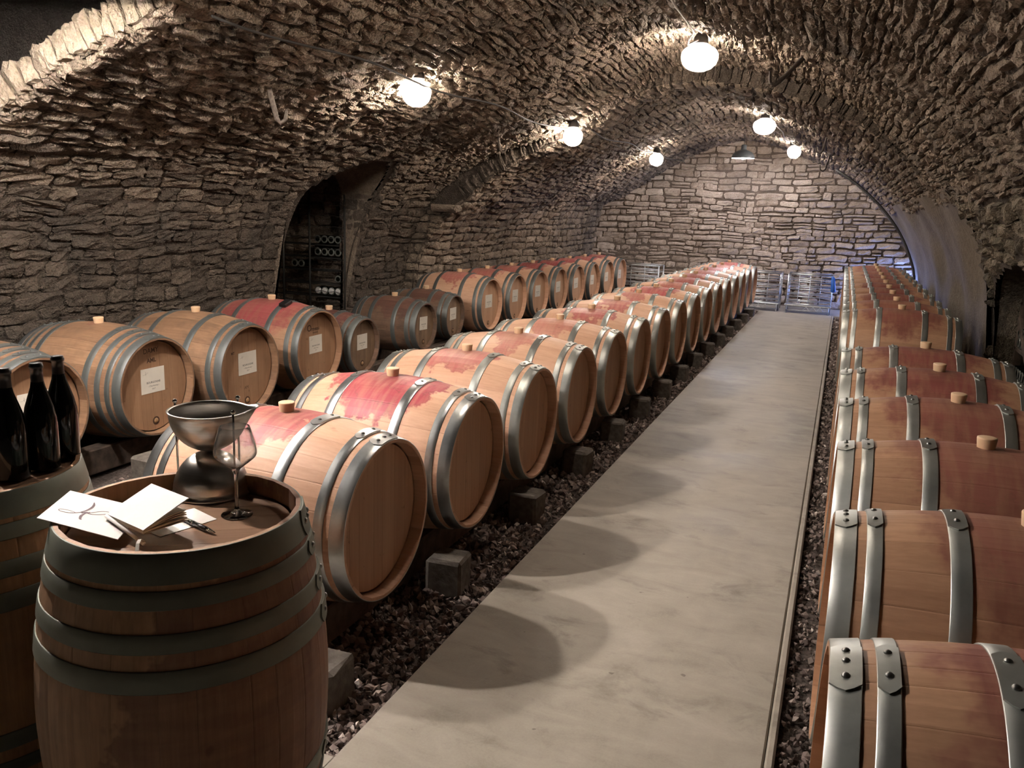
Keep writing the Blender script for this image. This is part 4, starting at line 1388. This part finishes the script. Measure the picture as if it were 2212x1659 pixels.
# ================================================================== THINGS ON THE BARREL TABLES
# ---- three Burgundy bottles
def bottle_mesh():
    mb = MB()
    mb.lathe([(0, .004), (.03, .001), (.0405, .004), (.042, .012), (.042, .125), (.0405, .150), (.035, .180), (.026, .210), (.0185, .234), (.0148, .255), (.0142, .272), (.0142, .286),
              (.0165, .287), (.0168, .293), (.0150, .296), (.0150, .300), (.011, .300), (.010, .29), (0, .29)], 32)
    return mb.mesh('bottle_body', True, M['bottle'])
def cap_mesh():
    mb = MB()
    mb.lathe([(.0162, .236 + .002), (.0156, .252), (.0150, .268), (.0150, .2862), (.0173, .2868), (.0176, .2935), (.0158, .2965), (.0156, .3008), (0, .3012)], 24)
    me = mb.mesh('capsule', True, M['black_plastic'])
    return me
bt = [((-1.892, 1.437), 'dark wine bottle on the upright barrel, the one in front, cut by the picture edge', .0),
      ((-1.888, 1.524), 'dark wine bottle on the upright barrel, in the middle of the three', .0),
      ((-1.926, 1.620), 'dark wine bottle on the upright barrel, set furthest back of the three', .0)]
bme, cme = bottle_mesh(), cap_mesh()
for k, ((x, y), lab, sc) in enumerate(bt):
    root = empty('wine_bottle', (x, y, HEAD0_Z + .0005), k * 1.1, lab, 'bottle', 'bottles on the upright barrel')
    inst('glass_body', bme, root, Matrix.Diagonal((.97, .97, .95, 1)))
    inst('capsule', cme, root, Matrix.Diagonal((.97, .97, .95, 1)))

# ---- spittoon: steel bowl balanced on an upturned bowl, held by three rods
SPX, SPY = -1.462, 1.662
root = empty('spittoon', (SPX, SPY, HEAD_Z + .0005), .15, 'brushed steel bowl on an upturned bowl, held by three rods with ball ends', 'spittoon')
dome = MB()
prof = [(.097, .000), (.100, .002), (.0965, .006)] + [(.094 * math.cos(a), .008 + .104 * math.sin(a)) for a in np.linspace(0, PI / 2, 14)]
prof[-1] = (0.0, .112)
dome.lathe(prof, 48)
dome.build('lower_bowl', M['brushed'], root, smooth=True)
bowl = MB()
RB, ZB, DB = .098, .217, .104
outer = [(RB * math.sin(a), ZB - DB * math.cos(a)) for a in np.linspace(0, PI / 2, 16)]
inner = [((RB - .002) * math.sin(a), ZB - (DB - .002) * math.cos(a)) for a in np.linspace(PI / 2, 0, 16)]
outer[0] = (0, ZB - DB); inner[-1] = (0, ZB - DB + .002)
prof = outer + [(RB + .003, ZB + .001), (RB + .0035, ZB + .003), (RB, ZB + .0045)] + inner
bowl.lathe(prof, 72)
# pull a pouring lip out of the rim
vv = []
for (x, y, z) in bowl.v:
    a = math.atan2(y, x) - .55
    a = (a + PI) % (2 * PI) - PI
    if z > ZB - .045 and abs(a) < .34 and math.hypot(x, y) > .07:
        k = (math.cos(a / .34 * PI / 2)) ** 1.5 * ((z - ZB + .045) / .049) ** 1.6
        s = 1 + .24 * k
        vv.append((x * s, y * s, z + .004 * k))
    else:
        vv.append((x, y, z))
bowl.v = vv
bowl.build('upper_bowl', M['brushed'], root, smooth=True)
for a in (PI * .97, -.42, 1.35):
    bx, by = .1035 * math.cos(a), .1035 * math.sin(a)
    rd = MB().tube([(bx * .99, by * .99, .0), (bx, by, .225)], .0028, 10).build('rod', M['chrome'], root, smooth=True)
    MB().sphere((bx, by, .231), .0062, 14, 10).build('ball', M['chrome'], rd, smooth=True)
    MB().sphere((bx * .985, by * .985, .005), .005, 12, 8).build('foot', M['chrome'], rd, smooth=True)

# ---- wine glass
gx, gy = -1.296, 1.558
root = empty('wine_glass', (gx, gy, HEAD_Z + .0006), 0, 'empty clear stemmed wine glass with an angular bowl', 'glass')
g = MB()
g.lathe([(0, 0), (.036, 0), (.0375, .0012), (.036, .0025), (.020, .0055), (.008, .011), (.0045, .020), (.0038, .05), (.0038, .085), (.005, .102), (.009, .113), (.0125, .1185), (.006, .1198), (0, .1195)], 40)
g.build('stem', M['stem_glass'], root, smooth=True)
g = MB()
out_p = [(.0126, .1187), (.016, .121), (.034, .135), (.0475, .147), (.0505, .155), (.0500, .165), (.047, .182), (.041, .203), (.0345, .222)]
in_p = [(.0332, .2225), (.0398, .203), (.0457, .182), (.0487, .165), (.0491, .155), (.0463, .1485), (.033, .137), (.015, .1235), (.0126, .1225)]
g.lathe(out_p + in_p, 48)
g.build('bowl', M['wine_glass'], root, smooth=True)

# ---- brochure with the swirl, lying from the barrel rim down to the head
def quad_sheet(name, corners, mat, parent=None, th=.0012, n=6, sag=0.0):
    c = [Vector(q) for q in corners]
    mb = MB()
    vs = []
    for side in (0, 1):
        for j in range(n + 1):
            for i in range(n + 1):
                u, v = i / n, j / n
                q = c[0].lerp(c[3], u).lerp(c[1].lerp(c[2], u), v)
                vs.append(q + Vector((0, 0, side * th + sag * math.sin(PI * u))))
    m = n + 1
    fs = []
    for j in range(n):
        for i in range(n):
            a = j * m + i
            fs.append((a, a + m, a + m + 1, a + 1))
            b = m * m + a
            fs.append((b, b + 1, b + m + 1, b + m))
    rim = [i for i in range(m)] + [j * m + n for j in range(1, m)] + [n * m + i for i in range(n - 1, -1, -1)] + [j * m for j in range(n - 1, 0, -1)]
    for k in range(len(rim)):
        a, b = rim[k], rim[(k + 1) % len(rim)]
        fs.append((a, b, m * m + b, m * m + a))
    mb.add(vs, fs)
    return mb.build(name, mat, parent, auto=40)
ZR = .8815
bc = [(-1.553, 1.226, ZR + .012), (-1.640, 1.388, ZR + .009), (-1.480, 1.455, HEAD_Z + .018), (-1.393, 1.288, HEAD_Z + .018)]
root = empty('brochure', (-1.47, 1.36, HEAD_Z), 0, 'white brochure printed with a looping brush-stroke swirl, resting on the barrel rim', 'brochure')
loc = Vector((-1.47, 1.36, HEAD_Z))
quad_sheet('sheet', [Vector(q) - loc for q in bc], M['paper'], root, .0015)
lg = MB()
logo_strokes(lg, 1.0, 0, 0, 0, 1.7)
C0, C1, C2, C3 = (Vector(q) - loc for q in bc)
def on_sheet(u, v):            # u along the long side, v across
    return C0.lerp(C3, u).lerp(C1.lerp(C2, u), v) + Vector((0, 0, .0021))
lg.v = [tuple(on_sheet(.40 + x * .36, .42 + y * .62)) for x, y, z in lg.v]
lg.build('swirl_print', M['ink_wine'], root)
# ---- loose white leaflet under the pen
lc = [(-1.46, 1.40, HEAD_Z + .0008), (-1.415, 1.545, HEAD_Z + .0008), (-1.318, 1.512, HEAD_Z + .0008), (-1.355, 1.37, HEAD_Z + .0008)]
tag(quad_sheet('leaflet', lc, M['paper'], None, .0008), 'blank white leaflet half under the notebook, below the pen', 'leaflet')

# ---- notebook: back cover flat, leaves fanned, top cover lifted
NA, ND = Vector((-1.480, 1.342, .868)), Vector((-1.337, 1.305, .842))
dv = (ND - NA).normalized(); pv = Vector((-dv.y, dv.x, 0)).normalized(); NL = (ND - NA).length
nz = NA.z
root = empty('notebook', (NA.x, NA.y, nz), 0, 'cream notebook lying half open, its blank white cover lifted', 'notebook')
def leaf(a_deg, width, z0, th, curl=0.0, n=10, back=0.0):
    """sheet hinged at the spine, lifted a_deg, curling down towards its free edge"""
    mb = MB(); vs = []
    a = math.radians(a_deg)
    xs, zs, x, z = [0.0], [0.0], 0.0, 0.0
    for i in range(n):
        ang = a - curl * (i / n) ** 1.2
        x += width / n * math.cos(ang); z += width / n * math.sin(ang)
        xs.append(x); zs.append(max(z, 0))
    for side in (0, 1):
        for i in range(n + 1):
            for e in (0, NL):
                q = dv * e + pv * xs[i]
                vs.append((q.x, q.y, z0 + zs[i] + side * th))
    m = 2 * (n + 1); fs = []
    for i in range(n):
        b = 2 * i
        fs += [(b, b + 2, b + 3, b + 1), (m + b, m + b + 1, m + b + 3, m + b + 2), (b, m + b, m + b + 2, b + 2), (b + 1, b + 3, m + b + 3, m + b + 1)]
    fs += [(0, 1, m + 1, m), (2 * n, m + 2 * n, m + 2 * n + 1, 2 * n + 1)]
    return mb.add(vs, fs)
leaf(0, .112, 0, .0018).build('back_cover', M['cover'], root, auto=40)
leaf(4, .106, .002, .004, .10).build('page_block', M['page'], root, auto=40)
for k, (a, cu) in enumerate([(11, .28), (14, .3), (17, .3)]):
    leaf(a, .106, .0058 + k * .0006, .0018, cu).build('page_bundle', M['page'], root, auto=40)
leaf(22, .120, .0072, .0020, .03).build('top_cover', M['paper'], root, auto=40)
sp = MB()
q0 = Vector((0, 0, .0049)); q1 = dv * NL + Vector((0, 0, .0049))
sp.tube([q0, q1], .0050, 12).build('spine', M['paper'], root, smooth=True)
rb = MB(); e = dv * NL
e = Vector((dv.x, dv.y, 0)).normalized() * NL + Vector((0, 0, ND.z - NA.z)); hv = Vector((.62, -.78, 0))
pts = [e + Vector((0, 0, .008)), e + hv * .02 + Vector((0, 0, .020)), e + hv * .07 + Vector((0, 0, .043)), e + hv * .10 + Vector((0, 0, .046)), e + hv * .118 + Vector((0, 0, .038)), e + hv * .128 + Vector((0, 0, .008))]
vs = []
for q in pts:
    wv = Vector((.78, .62, 0)) * .0035
    vs += [q - wv, q + wv, q + wv + Vector((0, 0, .0006)), q - wv + Vector((0, 0, .0006))]
fs = []
for i in range(len(pts) - 1):
    for k in range(4):
        fs.append((i * 4 + k, i * 4 + (k + 1) % 4, i * 4 + 4 + (k + 1) % 4, i * 4 + 4 + k))
fs += [(3, 2, 1, 0), tuple(range(len(pts) * 4 - 4, len(pts) * 4))]
rb.add(vs, fs).build('ribbon', M['ribbon'], root)

# ---- pen
a, b = Vector((-1.392, 1.470, HEAD_Z + .008)), Vector((-1.256, 1.434, HEAD_Z + .0062))
root = empty('pen', a, 0, 'black ballpoint pen with chrome fittings lying beside the notebook', 'pen')
d = (b - a)
P = lambda t: d * t
MB().tube([P(.0), P(.03), P(.35), P(.37)], [.0045, .0058, .006, .0058], 14).build('cap_barrel', M['pen_black'], root, smooth=True)
MB().tube([P(.37), P(.42)], .0061, 14).build('ring', M['chrome'], root, smooth=True)
MB().tube([P(.42), P(.6), P(.76), P(.77)], [.0058, .006, .0056, .005], 14).build('grip', M['pen_black'], root, smooth=True)
MB().tube([P(.77), P(.86), P(.97), P(1.0)], [.0052, .0046, .0022, .001], 14).build('tip', M['chrome'], root, smooth=True)
MB().tube([P(.03) + Vector((0, -.004, .006)), P(.18) + Vector((0, -.005, .0075)), P(.33) + Vector((0, -.004, .006))], .0013, 8).build('clip', M['chrome'], root, smooth=True)

# ---- black gadget on a labelled barrel's hoop
gd = MB().box((0, 0, .012), (.06, .10, .03), bevel=.006)
o = gd.build('data_logger', M['black_plastic']); o.location = (-3.63 - .25, 5.285, .46 + .329); o.rotation_euler = (.28, .1, .05)
tag(o, 'small black plastic gadget sitting on the hoop of the pink-stained barrel', 'gadget')

# ================================================================== BOTTLES IN THE NICHE AND IN THE ALCOVE
def lying(loc, axis, label, group, cap=False, name='stored_bottle', k=0):
    """bottle lying with its base towards -axis direction given"""
    root = empty(name, loc, 0, label, 'bottle', group)
    if axis == '-y': Mx = Matrix.Rotation(-PI / 2, 4, 'X')
    elif axis == '-x': Mx = Matrix.Rotation(PI / 2, 4, 'Y')
    inst('glass_body', bme, root, Mx)
    inst('bottle_ring', cached(('bring',), lambda: MB().lathe([(.026, .0005), (.030, -.0006), (.037, -.0006), (.0415, .003), (.0422, .012), (.038, .006), (.03, .003)], 24).mesh('bottle_ring', True, M['bottle_rim'])), root, Mx)
    return root
M['bottle_rim'] = simple('bottle_rim', (0.30, 0.32, 0.30), .2, .6)
M['bottle_rim_white'] = simple('bottle_rim_white', (0.7, 0.7, 0.7), .3, .2)
rows = [(1.155, [-5.30, -5.215, -5.13, -5.045, -4.96], 'upper row'), (1.02, [-5.30, -5.215, -5.13, -5.045, -4.96], 'second row'), (.88, [-5.60, -5.515], 'pair by the dark end'), (.735, [-5.045, -4.96], 'pair above the pale-capped row')]
for z, xs, rn in rows:
    for x in xs:
        lying((x, 7.80, z), '-y', 'dark wine bottle lying in the niche rack, %s' % rn, 'bottles in the niche, ' + rn)
for x in [-5.30, -5.215, -5.13, -5.045, -4.96]:
    r_ = lying((x, 7.80, .60), '-y', 'pale-based wine bottle in the lowest visible row of the niche rack', 'bottles in the niche, pale-based row')
    inst('pale_base', cached(('pale',), lambda: MB().lathe([(0, -.002), (.028, -.002), (.034, .0), (.0345, .02), (.033, .021)], 24).mesh('pale_base', True, M['bottle_rim_white'])), r_, Matrix.Rotation(-PI / 2, 4, 'X'))
# wire rack in the niche
root = empty('wire_rack', (-5.2, 7.72, -.05), 0, 'dark wire bottle rack filling the arched niche', 'rack')
for x in (-5.70, -5.36, -4.92):
    MB().tube([(x + 5.2, .02, 0), (x + 5.2, .02, 1.72)], .012, 8).build('post', M['wire'], root, smooth=True)
for k in range(12):
    z = .42 + k * .115
    pts = [(xx, .02, z + .006 * math.sin(xx * 40 + k)) for xx in np.linspace(-.62, .28, 40)]
    MB().tube(pts, .0035, 5).build('wire', M['wire'], root, smooth=True)
for z in (1.105, .97, .83, .685, .55):
    MB().box((-.16, .22, z + .05 - .012), (.92, .03, .012)).build('shelf_bar', M['wire'], root)
    MB().box((-.16, .07, z + .05 - .012), (.92, .03, .012)).build('shelf_bar', M['wire'], root)
# alcove beside the kerb row: timber shelves with bottles
root = empty('timber_shelf', (1.75, 7.4, -.05), 0, 'rough timber bottle shelf in the alcove behind the kerb row', 'shelf')
for z in (.30, .62, 1.0):
    MB().box((-.05, 0, z), (.5, 1.5, .035), bevel=.004).build('plank', M['timber'], root)
for y in (-.72, .72):
    for x in (-.27, .17):
        MB().box((x, y, .6), (.06, .06, 1.2), bevel=.004).build('post', M['timber'], root)
MB().box((-.29, .35, .66), (.03, .9, .06), rot=Matrix.Rotation(.5, 3, 'X'), bevel=.003).build('brace', M['timber'], root)
for z0 in (.27, .59):
    for lv in range(2):
        for k in range(8):
            lying((1.45, 7.36 + k * .092 + lv * .046, z0 + .043 + lv * .08), '-x', 'dark bottle stacked on its side on the alcove shelves', 'bottles on the alcove shelves')
sb = empty('small_bottle', (1.50, 7.78, .968), 0, 'small pale bottle standing on top of the alcove shelf', 'bottle')
MB().lathe([(0, 0), (.03, 0), (.032, .01), (.03, .06), (.014, .10), (.012, .15), (0, .15)], 20).build('bottle_body', M['paper'], sb, smooth=True)
MB().lathe([(0, .15), (.014, .15), (.014, .165), (0, .165)], 16).build('cap', M['capsule'], sb, smooth=True)

# ================================================================== GALVANISED RACKS BY THE END WALL
def cage_rack(x0, x1, y, h, label, dim=False):
    root = empty('cage_rack', ((x0 + x1) / 2, y, -.002), 0, label, 'rack', 'galvanised racks by the end wall')
    w = (x1 - x0) / 2
    mt = M['galv']
    for sx in (-1, 1):
        for yy_ in (0, .45):
            MB().tube([(sx * w, yy_, 0), (sx * w, yy_, h)], .014, 8).build('post', mt, root, smooth=True)
    for k in range(9):
        z = .14 + (h - .14) * k / 8
        MB().tube([(-w, -.012, z), (w, -.012, z)], .008 if 0 < k < 8 else .013, 6).build('bar', mt, root, smooth=True)
        if k % 2 == 0:
            MB().tube([(-w, .46, z), (w, .46, z)], .008, 6).build('bar', mt, root, smooth=True)
            for sx in (-1, 1):
                MB().tube([(sx * w, 0, z), (sx * w, .45, z)], .008, 6).build('side_bar', mt, root, smooth=True)
    for k in range(1, 4):
        x = -w + 2 * w * k / 4
        MB().tube([(x, -.01, .12), (x, -.01, h)], .006, 6).build('upright_wire', mt, root, smooth=True)
    MB().box((0, -.10, .13), (2 * w + .04, .22, .02), bevel=.003).build('ledge', mt, root)
    zz = [(-w * .2 + i * .055, -.205, .12 if i % 2 else .05) for i in range(7)]
    MB().tube(zz, .006, 6).build('lattice_foot', mt, root, smooth=True)
    MB().tube([(-w, -.2, .05), (w, -.2, .05)], .01, 6).build('foot_bar', mt, root, smooth=True)
    for sx in (-1, 1):
        MB().tube([(sx * w * .96, -.2, .13), (sx * w * .96, -.2, 0)], .01, 6).build('foot', mt, root, smooth=True)
    return root
cage_rack(-1.72, -.93, 15.05, .635, 'galvanised wire rack by the end wall, half hidden by the central row')
cage_rack(-.80, -.10, 15.05, .64, 'galvanised wire rack standing free by the end wall at the path end')
cage_rack(-4.05, -3.05, 15.15, .62, 'dim galvanised wire rack by the end wall beyond the labelled row')
# blue bag on the free-standing rack
mb = MB()
mb.box((0, 0, 0), (.07, .05, .26), bevel=.02)
mb.v = [(x * (1.2 if z < 0 else .8) + .012 * math.sin(z * 40), y, z) for x, y, z in mb.v]
o = mb.build('blue_bag', M['blue_plastic'], auto=50); o.location = (-.085, 15.0, .5)
tag(o, 'blue plastic bag hanging on the corner post of the free-standing rack', 'bag')
